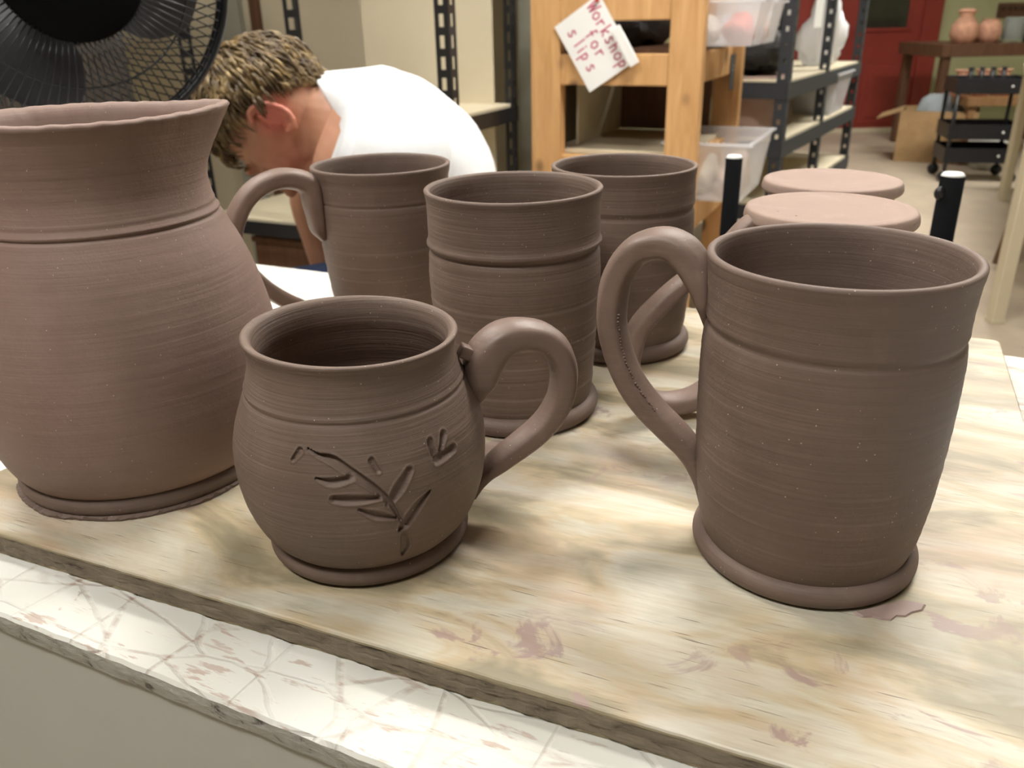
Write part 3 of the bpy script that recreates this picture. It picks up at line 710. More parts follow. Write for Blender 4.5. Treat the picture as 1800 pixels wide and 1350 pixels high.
for s_ in (-1, 1):
    hell(body, (s_ * .044, .060, -.022), (.022, .026, .022), 14)        # cheekbone
    hell(body, (s_ * .032, .080, .006), (.015, .010, .011), 12)         # closed eye
    hell(body, (s_ * .052, .000, -.070), (.016, .045, .032), 14, .4)    # jaw angle
    ec = (s_ * .080, -.012, -.010)                                      # ear: helix, lobe, inner bowl wall
    for k in range(15):
        a = -2.2 + 4.3 * k / 14
        body.ellipsoid(hp(ec[0] + s_ * .008, ec[1] - .021 * math.cos(a) * 1.0, ec[2] + .033 * math.sin(a)), (Ld * .0052, Fd * .0052, Ud * .0062), 8)
    for k in range(7):
        a = -1.5 + 3.0 * k / 6
        body.ellipsoid(hp(ec[0] + s_ * .005, ec[1] - .011 * math.cos(a), ec[2] + .018 * math.sin(a)), (Ld * .0045, Fd * .004, Ud * .005), 8)
    hell(body, (ec[0] + s_ * .001, ec[1] - .004, ec[2]), (.006, .017, .026), 12)
    hell(body, (ec[0] + s_ * .004, ec[1] + .006, ec[2] - .030), (.006, .008, .011), 10)
    hell(body, (ec[0] + s_ * .005, ec[1] + .014, ec[2] - .004), (.004, .004, .008), 8)
def loft(mb, secs, n=28, sub=5, cap=True):
    """secs: (u, v, dy, in-plane half, sideways half)"""
    C_ = np.array([list(pp(a, b, d)) + [r, l] for a, b, d, r, l in secs]); C_ = catmull(C_, (len(secs) - 1) * sub + 1)
    v = []; f = []
    for i, q in enumerate(C_):
        t = Vector(C_[min(i + 1, len(C_) - 1)][:3]) - Vector(C_[max(i - 1, 0)][:3]); t.normalize()
        nn = t.cross(Vector((0, 1, 0))).normalized(); sd = nn.cross(t).normalized(); c = Vector(q[:3])
        v += [c + nn * (q[3] * math.cos(2 * math.pi * k / n)) + sd * (q[4] * math.sin(2 * math.pi * k / n)) for k in range(n)]
    for i in range(len(C_) - 1): f += [(i * n + k, i * n + (k + 1) % n, (i + 1) * n + (k + 1) % n, (i + 1) * n + k) for k in range(n)]
    if cap: f += [tuple(reversed(range(n))), tuple(range((len(C_) - 1) * n, len(C_) * n))]
    mb.add(v, f)
SP = [(585, 228, 0, .088, .11), (624, 247, 0, .112, .18), (672, 268, 0, .120, .195), (712, 296, 0, .122, .19), (742, 345, 0, .120, .17), (755, 425, 0, .115, .16), (762, 520, 0, .12, .17), (765, 600, 0, .11, .165)]
loft(body, [(470, 214, 0, .052, .052), (510, 213, 0, .060, .058), (545, 214, 0, .066, .062), (585, 222, 0, .078, .085), (630, 240, 0, .09, .13)])
loft(body, [(a, b, d, r * .95, l * .95) for a, b, d, r, l in SP])
hand_jobs = []
for s_, sh, up, mid, el, fo, wr in ((-1, (706, 285), (694, 360), (684, 430), (672, 500), (610, 560), (560, 600)), (1, (596, 290), (556, 340), (572, 415), (596, 500), (570, 545), (545, 580))):
    dy = s_ * (.185 if s_ < 0 else .15)
    loft(body, [(670 if s_ < 0 else 640, 262, s_ * .12, .07, .06), (*sh, dy, .062, .058), (*up, dy * 1.05, .050, .048), (*mid, dy * 1.08, .045, .045), (*el, dy * 1.1, .041, .041)], 18)
    loft(body, [(*el, dy * 1.1, .041, .041), (*fo, dy * .8, .040, .038), (*wr, dy * .45, .027, .030)], 18)
    w0 = pp(*wr, dy * .45); dr = (w0 - pp(*fo, dy * .8)).normalized(); sd = dr.cross(Vector((0, 0, 1))).normalized(); dn = sd.cross(dr).normalized()
    if dn.z > 0: dn = -dn
    body.ellipsoid(w0 + dr * .045, (dr * .055, sd * .042, dn * .017), 16)
    for q in range(4):
        o_ = (q - 1.5) * .019; L_ = (.062, .074, .07, .054)[q]
        b0 = w0 + dr * .085 + sd * o_
        body.tube([b0, b0 + dr * L_ * .45 + dn * .006, b0 + dr * L_ * .8 + dn * .022, b0 + dr * L_ * .95 + dn * .04], [.0095, .009, .0083, .0065], 10)
    b0 = w0 + dr * .02 + sd * (-s_ * .03)
    body.tube([b0, b0 + dr * .03 - sd * (s_ * .022), b0 + dr * .058 - sd * (s_ * .024) + dn * .012], [.012, .011, .008], 10)
for s_ in (-1, 1):                                            # thighs, shins, feet
    hip, kn = pp(765, 575, s_ * .09), pp(455, 540, s_ * .14); an = kn + Vector((.13, 0, 0))
    an.z = .09
    body.tube([hip, hip.lerp(kn, .5), kn, kn.lerp(an, .35), an, Vector((an.x, an.y, .05))], [.092, .082, .062, .058, .038, .036], 20)
    body.ellipsoid((an.x - .08, an.y, .045), (Vector((.135, 0, 0)), Vector((0, .045, 0)), Vector((0, 0, .042))), 16)
def remesh(mb, name, mat, parent, vox, it=8, fac=.5):
    tmp = mesh_obj('tmp_' + name, mb.v, mb.f, mat)
    r = tmp.modifiers.new('r', 'REMESH'); r.mode = 'VOXEL'; r.voxel_size = vox; r.use_smooth_shade = True
    s = tmp.modifiers.new('s', 'SMOOTH'); s.iterations = it; s.factor = fac
    dg = bpy.context.evaluated_depsgraph_get(); dg.update()
    me = bpy.data.meshes.new_from_object(tmp.evaluated_get(dg)); bpy.data.objects.remove(tmp, do_unlink=True)
    me.name = name; me.transform(Matrix.Translation(-parent.location))
    me.polygons.foreach_set('use_smooth', [True] * len(me.polygons))
    if not me.materials: me.materials.append(mat)
    o = bpy.data.objects.new(name, me); COL.objects.link(o); o.parent = parent; return o
pbody = remesh(body, 'body', SKIN, person, .0030, 3)
# ruddy ear and cheek: a colour of the skin itself, by distance from the ear
earp = hp(.088, -.012, -.010) - PO; chk = hp(.06, .05, -.03) - PO
for p_, rad, colr, amt in ((earp, .045, (0.62, 0.13, 0.10), .75), (chk, .06, (0.60, 0.20, 0.14), .45)):
    tc = _snt.nodes.new('ShaderNodeTexCoord'); ds = _snt.nodes.new('ShaderNodeVectorMath'); ds.operation = 'DISTANCE'
    ds.inputs[1].default_value = p_; link(_snt, tc.outputs['Object'], ds.inputs[0])
    mr = _snt.nodes.new('ShaderNodeMapRange'); mr.inputs[1].default_value = rad * .4; mr.inputs[2].default_value = rad; mr.inputs[3].default_value = amt; mr.inputs[4].default_value = 0
    link(_snt, ds.outputs['Value'], mr.inputs[0]); _sc = mix(_snt, mr.outputs[0], _sc, colr)
link(_snt, _sc, _sb.inputs['Base Color'])
# hair: cap and combed tufts
def headpt(l, f_, u_, grow):
    """point on the cranium in direction (l, f, u)"""
    d = Vector((l, f_, u_)).normalized(); k = 1 / math.sqrt((d.x / (.076 + grow)) ** 2 + (d.y / (.095 + grow)) ** 2 + (d.z / (.100 + grow)) ** 2)
    return hp(d.x * k, -.012 + d.y * k, .012 + d.z * k)
def is_hair(d):
    l, f_, u_ = d
    if f_ > .05: return u_ > .42 + .25 * f_
    if f_ > -.45 and abs(l) > .3: return u_ > (-.05 - 0.9 * (f_ + .45) * 0 if f_ < -.22 else .18)
    return u_ > (-.80 if f_ < -.55 else -.5)
hm = MB(); v = []; f = []; nu, nv = 40, 72; idx = {}
for i in range(nu + 1):
    t = math.pi * i / nu
    for j in range(nv):
        p = 2 * math.pi * j / nv; d = (math.sin(t) * math.sin(p), math.sin(t) * math.cos(p), math.cos(t))
        v.append(headpt(*d, .007 if is_hair(d) else -.012))
for i in range(nu):
    for j in range(nv): f.append((i * nv + j, (i + 1) * nv + j, (i + 1) * nv + (j + 1) % nv, i * nv + (j + 1) % nv))
hm.add(v, f)
cnt = 0
while cnt < 2300:
    d = Vector(rng.normal(size=3)).normalized()
    if not is_hair(d): continue
    cnt += 1
    crown = Vector((0, -.55, .8)).normalized()
    flow = (d - crown * d.dot(crown)); flow = flow - d * flow.dot(d); flow.normalize()
    flow = (flow + Vector((0, .25, .0)) + Vector(rng.normal(0, .16, 3))).normalized()
    L_ = rng.uniform(.25, .6) * (0.45 if d.z < -.1 else 1.0); pts = []; lift = rng.uniform(.008, .019) * (0.5 if d.z < -.1 else 1)
    for k in range(5):
        q = (d + flow * (L_ * k / 4)).normalized(); pts.append(headpt(q.x, q.y, q.z, .004 + lift * math.sin(math.pi * min(1, k / 4 * .8 + .15))))
    if not is_hair((d + flow * L_ * .8).normalized()) and rng.random() < .8: continue
    w_ = rng.uniform(.0012, .0034); hm.tube(pts, [w_, w_ * 1.1, w_, w_ * .7, w_ * .15], 4, False)
for s_ in (-1, 1):
    for k in range(26):                                       # eyebrow and sideburn
        t = k / 25; c = hp(s_ * (.014 + .036 * t), .094 - .018 * t * t, .026 + .006 * math.sin(t * 2.6))
        hm.tube([c, c + Ld * (s_ * .008) + Ud * .003], [.0014, .0006], 4, False)
ho = mesh_obj('hair', [Vector(p) - PO for p in hm.v], hm.f, HAIR, person, True)
# t-shirt
cl = MB(); n = 40
c0_, nape, thro = pp(578, 207), pp(541, 131), pp(612, 285)
Nn = (nape - thro) * .5; sp = (pp(660, 240) - pp(600, 215)).normalized()
rings = []
for g_ in (0.0, 0.45):
    rg = []
    for k in range(n):
        a = 2 * math.pi * k / n; rg.append(c0_ + Nn * math.cos(a) * (1 + .05 * g_) + Vector((0, 1, 0)) * (-math.sin(a) * (.086 + .05 * g_)) + sp * (abs(math.sin(a)) * .048 + g_ * .022))
    rings.append(rg)
C_ = np.array([list(pp(a, b, d)) + [r + .008, l + .010] for a, b, d, r, l in SP[1:]]); C_ = catmull(C_, 37)
for i, q in enumerate(C_):
    t = Vector(C_[min(i + 1, 36)][:3]) - Vector(C_[max(i - 1, 0)][:3]); t.normalize(); nn = t.cross(Vector((0, 1, 0))).normalized()
    if nn.z < 0 and i < 10: nn = -nn
    fold = lambda k: 1 + .012 * math.sin(i * .9 + 3 * math.sin(k * .5)) + .008 * math.sin(k * 1.3 + i * .5)
    rings.append([Vector(q[:3]) + nn * (q[3] * math.cos(2 * math.pi * k / n) * fold(k)) + Vector((0, -1, 0)) * (q[4] * math.sin(2 * math.pi * k / n) * fold(k)) for k in range(n)])
v = [p - PO for r_ in rings for p in r_]
f = [(i * n + k, i * n + (k + 1) % n, (i + 1) * n + (k + 1) % n, (i + 1) * n + k) for i in range(len(rings) - 1) for k in range(n)]
cl.add(v, f)
for s_, sh, up in ((-1, (706, 285), (695, 350)), (1, (600, 285), (572, 318))):
    dy = s_ * .185; sl_ = MB()
    loft(sl_, [(690, 262, s_ * .08, .085, .07), ((698 if s_ < 0 else 650), 262, s_ * .14, .078, .068), (*sh, dy, .071, .066), (*up, dy * 1.04, .066, .062)], 24, 5, False)
    cl.add([Vector(p) - PO for p in sl_.v], sl_.f)
so = mesh_obj('t_shirt', cl.v, cl.f, SHIRT, person, True)
md = so.modifiers.new('thick', 'SOLIDIFY'); md.thickness = .003; md.offset = 1
# trousers
tr = MB()
for s_ in (-1, 1):
    hip, kn = pp(765, 575, s_ * .09), pp(455, 540, s_ * .14); an = kn + Vector((.13, 0, 0)); an.z = .10
    tr.tube([hip + Vector((.06, 0, 0)), hip, hip.lerp(kn, .5), kn + Vector((-.015, 0, .004)), kn.lerp(an, .35), an], [.115, .112, .100, .084, .076, .062], 20)
tr.ellipsoid(pp(775, 560), (Vector((.15, 0, 0)), Vector((0, .2, 0)), Vector((0, 0, .15))), 20)
remesh(tr, 'trousers', NAVY, person, .012, 6)
hipz = pp(775, 560).z - .19
st = empty('stool', (pp(775, 575).x, PY, 0), 0, 'round wooden stool the bending person sits on', 'stool')
MB().lathe([(.001, hipz - .035), (.16, hipz - .035), (.168, hipz - .02), (.165, hipz - .004), (.001, hipz)], 36).build('seat', OAK, st)
for k in range(4):
    a = math.pi / 4 + k * math.pi / 2
    MB().tube([(.10 * math.cos(a), .10 * math.sin(a), hipz - .03), (.17 * math.cos(a), .17 * math.sin(a), 0)], [.017, .013], 12).build('leg', OAK, st, True)

# ------------------------------------------------------------------ black slotted-steel shelving behind the person
def slotted(root, c, h, w_=.038, t=.003, sx=1, sy=1, step=.05, name='slotted_post', fill=.020, edge=.012):
    """L-shaped angle post with real keyhole slots in both flanges"""
    mb = MB()
    for ax in (0, 1):
        s_ = sx if ax == 0 else sy
        def bx(off, z, lw, lh):
            cc = (c[0] + s_ * off, c[1], z) if ax == 0 else (c[0], c[1] + s_ * off, z)
            d = (lw, t, lh) if ax == 0 else (t, lw, lh); mb.box(cc, d)
        bx(edge / 2, h / 2, edge, h); bx(w_ - edge / 2, h / 2, edge, h)
        k = int(h / step)
        for i in range(k + 1): bx(w_ / 2, min(h - .008, i * step + .008), w_ - 2 * edge, fill)
    return mb.build(name, BLACK, root)
Np = inv(at(790, 90, 2.25)); Wp = inv(at(508, 90, 2.47)); Zp = inv(at(384, 180, 2.62))
bx0 = Np.x; by0 = Np.y; SD = .40; SWd = Np.x - Wp.x
zlow = at(490, 398, 2.50).z; zmid = at(850, 200, 2.45).z
shelf_u = empty('steel_shelving', room(bx0 - SWd / 2, by0 + SD / 2), -ALPHA, 'black slotted steel shelving with cream boards behind the bending person', 'shelving')
L2 = .40                                                      # second bay further left
hx = SWd / 2
for sx_, x_ in ((-1, hx), (1, -hx), (1, -hx - L2)):
    for sy_, y_ in ((1, -SD / 2), (-1, SD / 2))[:(2 if x_ > 0 else 1)]: slotted(shelf_u, (x_, y_), 2.1, w_=(.038 if x_ > 0 else .052), sx=sx_, sy=sy_)
for z_, x0, x1 in ((zlow, -hx - L2, hx), (zmid, hx - .20, hx), (.12, -hx - L2, hx), (2.05, -hx - L2, hx)):
    MB().box(((x0 + x1) / 2, 0, z_ + .006), (x1 - x0 - .01, SD - .012, .012), .001).build('shelf_board', CREAM, shelf_u)
    for y_ in (-SD / 2 - .003, SD / 2 + .003):
        MB().box(((x0 + x1) / 2, y_, z_ - .016), (x1 - x0, .003, .042)).box(((x0 + x1) / 2, y_ + (.012 if y_ < 0 else -.012), z_ - .036), (x1 - x0, .024, .003)).build('shelf_beam', BLACK, shelf_u)
    for x_ in (x0, x1): MB().box((x_ + (.003 if x_ == x1 else -.003), 0, z_ - .016), (.003, SD, .042)).build('side_beam', BLACK, shelf_u)
MB().box((-.03, SD / 2 - .03, (zlow + 2.05) / 2 + .01), (SWd - .06, .008, 2.05 - zlow - .03), .001).build('back_panel', CREAM, shelf_u)
q = room(bx0 - SWd - .12, by0 + .14, zlow - .001)
zb_ = .132
def onshelf(name, x_, y_, d, mat, label, cat, bev=.006):
    e = empty(name, room(bx0 - SWd / 2 + x_, by0 + SD / 2 + y_, zb_ + .001), -ALPHA, label, cat)
    MB().box((0, 0, d[2] / 2), d, bev).build('box_body', mat, e); MB().box((0, 0, d[2] + .008), (d[0] + .012, d[1] + .012, .018), .004).build('lid', mat, e)
    return e
onshelf('storage_box', -hx + .14, -.02, (.2, .26, .28), CREAM, 'cream lidded storage box on the lowest steel shelf', 'box')
onshelf('storage_box', -hx - .16, .0, (.24, .28, .26), BROWNWOOD, 'dark brown lidded box on the lowest steel shelf, left bay', 'box')

cq = at(20, 60, 2.35); cab = empty('tall_cabinet', (cq.x - .26, cq.y, 0), -ALPHA, 'tall dark brown cabinet seen through the fan grille', 'cabinet')
MB().box((0, .2, .85), (.62, .4, 1.7), .004).build('cabinet_body', DGREYB, cab)
for sx in (-1, 1):
    d__ = MB().box((sx * .155, -.008, .85), (.30, .016, 1.64), .003).build('door', DGREYB, cab)
    MB().tube([(sx * .03, -.018, .8), (sx * .03, -.04, .81), (sx * .03, -.04, .91), (sx * .03, -.018, .92)], .005, 8).build('handle', BLACK, d__, True)

# ------------------------------------------------------------------ pine lumber rack
R0 = inv(at(1208, 100, 2.36)); RW, RD = .40, .56
rack = empty('lumber_rack', room(R0.x - RW / 2, R0.y + RD / 2), -ALPHA, 'pine lumber rack with notes pinned to it, right of the column', 'rack')
pw, pt = .089, .045
zr1t, zr1b = at(1100, 94, 2.45).z, at(1100, 149, 2.45).z
zr2b = at(1100, 36, 2.45).z; zdk = at(1100, 266, 2.45).z
for x_ in (-RW / 2, RW / 2):
    for y_ in (-RD / 2, RD / 2): MB().box((x_, y_, .95), (pw, pt, 1.9), .003).build('post', PINE, rack)
for z0_, z1_ in ((zr1b, zr1t), (zr2b, zr2b + .09), (zdk - .09, zdk - .012)):
    for y_ in (-RD / 2, RD / 2): MB().box((0, y_ * 1.0, (z0_ + z1_) / 2), (RW - pw - .001, .038, z1_ - z0_), .003).build('rail', PINE, rack)
for z0_, z1_ in ((zr1b, zr1t), (zr2b, zr2b + .09), (zdk - .09, zdk - .012)):
    for x_ in (-RW / 2, RW / 2): MB().box((x_ + (.0 if x_ > 0 else 0), 0, (z0_ + z1_) / 2), (.038, RD - pt - .001, z1_ - z0_), .003).build('side_rail', PINE, rack)
for z_ in (zr1t, zdk - .012): MB().box((0, 0, z_ + .006), (RW - .005 - pw * 0, RD - pt - .002, .011)).build('shelf_panel', CREAM if z_ == zdk - .012 else BROWNWOOD, rack)
MB().box((.0, RD / 2 - .03, (zdk + zr1b) / 2), (RW - pw, .008, zr1b - zdk - .004)).build('back_panel', BROWNWOOD, rack)  # added dark sheet standing in for the darkness inside the lower rack opening
MB().box((-RW / 2 + .055, .02, (zdk + zr1b) / 2), (.006, RD - .15, zr1b - zdk - .01)).build('side_panel', CREAM, rack)
# black bag lying on the rack shelf
def lumpy(mb, c, d, seed, n=22, amp=.16):
    r_ = np.random.default_rng(seed); fr = np.vstack([r_.normal(size=(4, 3)) * 3, r_.normal(size=(5, 3)) * 8]); ph = r_.uniform(0, 6, 9); k0 = len(mb.v)
    mb.ellipsoid(c, (Vector((d[0], 0, 0)), Vector((0, d[1], 0)), Vector((0, 0, d[2]))), n)
    for i in range(k0, len(mb.v)):
        q = (Vector(mb.v[i]) - Vector(c)); u_ = Vector((q.x / d[0], q.y / d[1], q.z / d[2]))
        s_ = 1 + amp * sum(math.sin(u_.dot(Vector(a)) + b) for a, b in zip(fr, ph)) / 3; mb.v[i] = tuple(Vector(c) + q * s_)
    lo = c[2] - d[2] * .72
    for i in range(k0, len(mb.v)):
        if mb.v[i][2] < lo: mb.v[i] = (mb.v[i][0], mb.v[i][1], lo)
    return lo
rq = room(R0.x - RW / 2, R0.y + RD / 2)
mb = MB(); lo = lumpy(mb, (0, 0, 0), (.115, .19, .075), 5)
o = mb.build('plastic_bag', DARKBAG, None, True, (rq.x - .05 * E1.x, rq.y - .05 * E1.y, zr1t + .0125 - lo), -ALPHA); tag(o, 'crumpled black plastic bag lying on the pine rack shelf', 'bag')

# notes on the rack
GLY = {'W': [[(0, 1), (.25, 0), (.5, .7), (.75, 0), (1, 1)]], 'o': [[(.5, .6), (.15, .45), (.15, .15), (.5, 0), (.85, .15), (.85, .45), (.5, .6)]], 'r': [[(.2, .6), (.25, 0)], [(.25, .4), (.5, .58), (.8, .55)]],
       'k': [[(.2, 1), (.2, 0)], [(.8, .6), (.2, .28), (.8, 0)]], 's': [[(.8, .55), (.45, .62), (.25, .48), (.5, .32), (.75, .15), (.5, 0), (.15, .06)]], 'h': [[(.2, 1), (.2, 0)], [(.2, .4), (.5, .6), (.75, .45), (.78, 0)]],
       'p': [[(.2, .6), (.2, -.4)], [(.2, .5), (.55, .6), (.8, .4), (.6, .08), (.2, .1)]], 'f': [[(.75, .95), (.5, 1), (.4, .8), (.4, 0)], [(.15, .55), (.7, .55)]], 'l': [[(.4, 1), (.42, 0)]], 'i': [[(.4, .6), (.42, 0)], [(.4, .8), (.42, .86)]]}
def writing(text, x0, y0, h, adv, w_):
    mb = MB(); x = x0
    for ch in text:
        for st_ in GLY[ch]:
            pts = [Vector((x + a * h * .62, y0 + b * h, 0)) for a, b in st_]
            for a, b in zip(pts[:-1], pts[1:]):
                d = (b - a); n_ = Vector((-d.y, d.x, 0)).normalized() * w_; e_ = d.normalized() * w_ * .6
                mb.add([a - n_ - e_, b - n_ + e_, b + n_ + e_, a + n_ - e_] + [p_ + Vector((0, 0, .0004)) for p_ in (a - n_ - e_, b - n_ + e_, b + n_ + e_, a + n_ - e_)],
                       [(3, 2, 1, 0), (4, 5, 6, 7), (0, 1, 5, 4), (1, 2, 6, 5), (2, 3, 7, 6), (3, 0, 4, 7)])
        x += adv * (0.55 if ch in 'il' else 1.0)
    return mb
fr_y = -RD / 2 - pt / 2
def onrack(u_, v_):
    best = min((inv(at(u_, v_, y)) for y in np.linspace(2.1, 3.0, 400)), key=lambda p: abs(p.y - (R0.y + fr_y + RD / 2 - .004)))
    return best
A_, B_, C2, D_ = (onrack(*p) for p in ((1055, 2), (973, 35), (1033, 162), (1120, 108)))
cc = (A_ + B_ + C2 + D_) * .25
wd = ((C2 - B_).length + (D_ - A_).length) / 2; hd = ((A_ - B_).length + (D_ - C2).length) / 2
ang = math.atan2((C2 - B_).z + (D_ - A_).z, (C2 - B_).x + (D_ - A_).x)
def placard(name, c, ang_, off, label, cat):
    e = empty(name, room(c.x, R0.y + fr_y + RD / 2 - off), 0, label, cat); e.location.z = c.z
    e.rotation_euler = (Matrix.Rotation(-ALPHA, 3, 'Z') @ Matrix.Rotation(math.radians(90), 3, 'X') @ Matrix.Rotation(ang_, 3, 'Z')).to_euler(); return e
note = placard('pinned_note', cc, ang, .004, 'white card with red handwriting pinned askew on the rack post', 'note')
MB().box((0, 0, 0), (wd, hd, .0012)).build('card', CARD, note)
lh = hd * .225
for txt, x0, y0, ad in (('Workshop', -wd * .46, hd * .20, lh * .70), ('for', -wd * .18, -hd * .07, lh * .8), ('slips', -wd * .34, -hd * .34, lh * .98)):
    o = writing(txt, x0, y0, lh, ad, .0021).build('handwriting', REDINK, note); o.location.z = .0007
MB().lathe([(.001, 0), (.005, .001), (.006, .004), (.004, .008), (.001, .009)], 14, (-wd * .44, hd * .42, .0006)).build('red_pin', plain('red_pin_head', (.6, .04, .03), .3, bmp=0), note, True)
A2, B2_, C3, D3 = (onrack(*p) for p in ((1092, 43), (1078, 52), (1108, 120), (1123, 108)))
c2 = (A2 + B2_ + C3 + D3) * .25
tab_ = placard('folded_card', c2, ang, .012, 'small white folded card tucked beside the handwritten note', 'card')
MB().box((0, 0, 0), ((C3 - B2_).length, .026, .010), .001).build('card_fold', CARD, tab_)

# slate card hanging on the side rail
sp_ = inv(at(1289, 125, 2.60)); sxf = R0.x + .022
lo = min((inv(at(1289, 126, y)) for y in np.linspace(2.2, 3.1, 400)), key=lambda p: abs(p.x - sxf))
sc_ = empty('hanging_card', room(sxf, lo.y, lo.z), -ALPHA, 'slate blue card hanging on the side rail of the pine rack', 'card')
MB().box((0, 0, 0), (.003, .085, .105), .0008).build('card', BLUECARD, sc_)
for k in range(2): MB().box((.0018, -.005, .018 - k * .012), (.0006, .035, .004)).build('faint_print', plain('pale_print', (.3, .35, .38), .6, bmp=0), sc_)

# ------------------------------------------------------------------ clear plastic bins
def bin_(p, w_, d, h, label, fill, rz=-ALPHA, taper=.82):
    z0_ = p.z
    e = empty('plastic_bin', (p.x, p.y, z0_ + .001), rz, label, 'bin')
    def rect(sx, sy, z): return [(-sx / 2, -sy / 2, z), (sx / 2, -sy / 2, z), (sx / 2, sy / 2, z), (-sx / 2, sy / 2, z)]
    t = .003; v = rect(w_ * taper, d * taper, 0) + rect(w_, d, h) + rect(w_ - 2 * t, d - 2 * t, h) + rect(w_ * taper - 2 * t, d * taper - 2 * t, t)
    f = [(3, 2, 1, 0)] + [(a * 4 + k, a * 4 + (k + 1) % 4, a * 4 + 4 + (k + 1) % 4, a * 4 + 4 + k) for a in range(3) for k in range(4)] + [(12, 13, 14, 15)]
    mesh_obj('bin_body', v, f, CLEAR, e)
    mb = MB()
    for sx, sy, cx, cy in ((w_ + .02, .01, 0, d / 2 + .003), (w_ + .02, .01, 0, -d / 2 - .003), (.01, d, w_ / 2 + .003, 0), (.01, d, -w_ / 2 - .003, 0)): mb.box((cx, cy, h - .004), (sx, sy, .007), .001)
    mb.build('bin_rim', CLEAR, e)
    for k, col in enumerate(fill):
        mb = MB(); ww = w_ * taper / len(fill)
        lo_ = lumpy(mb, (0, 0, 0), (ww * .46, d * taper * .44, h * .40), k + 3, 16, .10)
        c = mb.build('contents', plain('bin_fill', col, .7, vary=.25, scale=25), e, True, (-w_ * taper / 2 + ww * (k + .5), 0, t + .001 - lo_)); c['kind'] = 'stuff'
    return e
zs = zr1t + .0125

bin_(room(R0.x + .055, R0.y + .15, zs), .23, .17, .115, 'clear bin holding red and pale goods on the pine rack, nearer one', [(.62, .58, .52), (.62, .18, .16)])
bin_(room(R0.x + .055, R0.y + .375, zs), .23, .20, .115, 'clear bin holding orange and blue goods on the pine rack, farther one', [(.35, .38, .55), (.66, .34, .2)])
zl = at(1285, 352, 2.45).z
MB().box((0, 0, zl - .006), (RW - .005, RD - pt - .002, .011)).build('shelf_panel', BROWNWOOD, rack)
for x_ in (-RW / 2, RW / 2): MB().box((x_, 0, zl - .05), (.038, RD - pt - .001, .076), .003).build('side_rail', PINE, rack)
bin_(room(R0.x + .05, R0.y + RD / 2, zl), .24, .40, .17, 'large clear bin with pale bundles on the lowest pine rack shelf', [(.6, .56, .46), (.55, .4, .33)])

# ------------------------------------------------------------------ grey slotted-steel rack with bags and bins
GA = at(1388, 120, 3.0); GB = at(1458, 120, 3.55); GE = at(1484, 200, 4.15)
ga = math.atan2(GB.y - GA.y, GB.x - GA.x)
gd = Vector((math.cos(ga), math.sin(ga), 0)); gl = Vector((-gd.y, gd.x, 0))
GL = (GB - GA).to_2d().length; GWd = .42
gr = empty('steel_rack', (GA.x, GA.y, 0), ga, 'dark grey slotted steel rack with bins and bags before the red door', 'rack')
GL2 = (GE - GA).to_2d().length
for x_ in (0, GL, GL2):
    for y_, sy_ in ((0, 1), (GWd, -1)):
        o = slotted(gr, (x_, y_), 1.9, w_=.04, sx=(1 if x_ == 0 else -1), sy=sy_, fill=.034, edge=.014); o.data.materials[0] = DGREY
z1 = at(1420, 140, 3.2).z; z2 = at(1420, 238, 3.2).z; z3 = at(1420, 290, 3.2).z
for z_ in (z1, z2, max(.1, z3 - .12), 1.85):
    MB().box((GL2 / 2, GWd / 2, z_ + .006), (GL2, GWd - .01, .012), .001).build('shelf_board', CREAM, gr)
    for y_ in (-.003, GWd + .003): MB().box((GL2 / 2, y_, z_ - .022), (GL2 + .02, .003, .055)).build('shelf_beam', DGREY, gr)
    for x_ in (-.003, GL2 + .003): MB().box((x_, GWd / 2, z_ - .022), (.003, GWd, .055)).build('end_beam', DGREY, gr)
def gp(x_, y_, z_): return GA.xy.to_3d() + gd * x_ + gl * y_ + Vector((0, 0, z_))
e = empty('clay_bucket', gp(.15, .16, z2 + .0125), 0, 'rose-grey clay crock on the steel rack beside the pine rack', 'crock')
MB().lathe([(.001, 0), (.10, 0), (.108, .01), (.112, .19), (.116, .20), (.108, .205), (.102, .19), (.098, .02), (.001, .018)], 36).build('crock_body', ROSEPOT, e, True)
MB().lathe([(.109, .165), (.118, .168), (.118, .18), (.109, .183)], 36).build('crock_band', ROSEPOT, e, True)
e = empty('cardboard_box', gp(.40, .2, z2 + .0125), ga, 'dark brown open box on the steel rack behind the grey post', 'box')
for d_, c_ in (((.2, .006, .17), (0, -.1, .085)), ((.2, .006, .17), (0, .1, .085)), ((.006, .2, .17), (-.1, 0, .085)), ((.006, .2, .17), (.1, 0, .085)), ((.2, .2, .006), (0, 0, .003))): MB().box(c_, d_).build('box_panel', BROWNWOOD, e)
bin_(gp(GL + .32, .12, z2 + .0125), .30, .26, .17, 'clear plastic tub on the steel rack near the red door', [(.75, .75, .74)], ga)
def bag(p, d, mat, name, label, seed):
    mb = MB(); lo_ = lumpy(mb, (0, 0, 0), d, seed, 28, .22); return tag(mb.build(name, mat, None, True, (p.x, p.y, p.z - lo_ + .0005), ga), label, 'bag')
bag(gp(GL + .30, .10, z1 + .0125), (.085, .085, .16), BAGM, 'plastic_bag', 'white translucent plastic bag hanging over the steel rack top', 14)
bag(gp(.30, .22, z1 + .0125), (.17, .15, .09), DARKBAG, 'plastic_bag', 'dark bag lying on the upper steel rack shelf', 15)
tag(MB().box((0, 0, 0), (.004, .11, .16)).build('paper_tag', CARD, None, False, gp(.30, -.010, at(1440, 5, 3.2).z), ga + math.pi / 2), 'white paper tag hanging on the steel rack beam', 'tag')

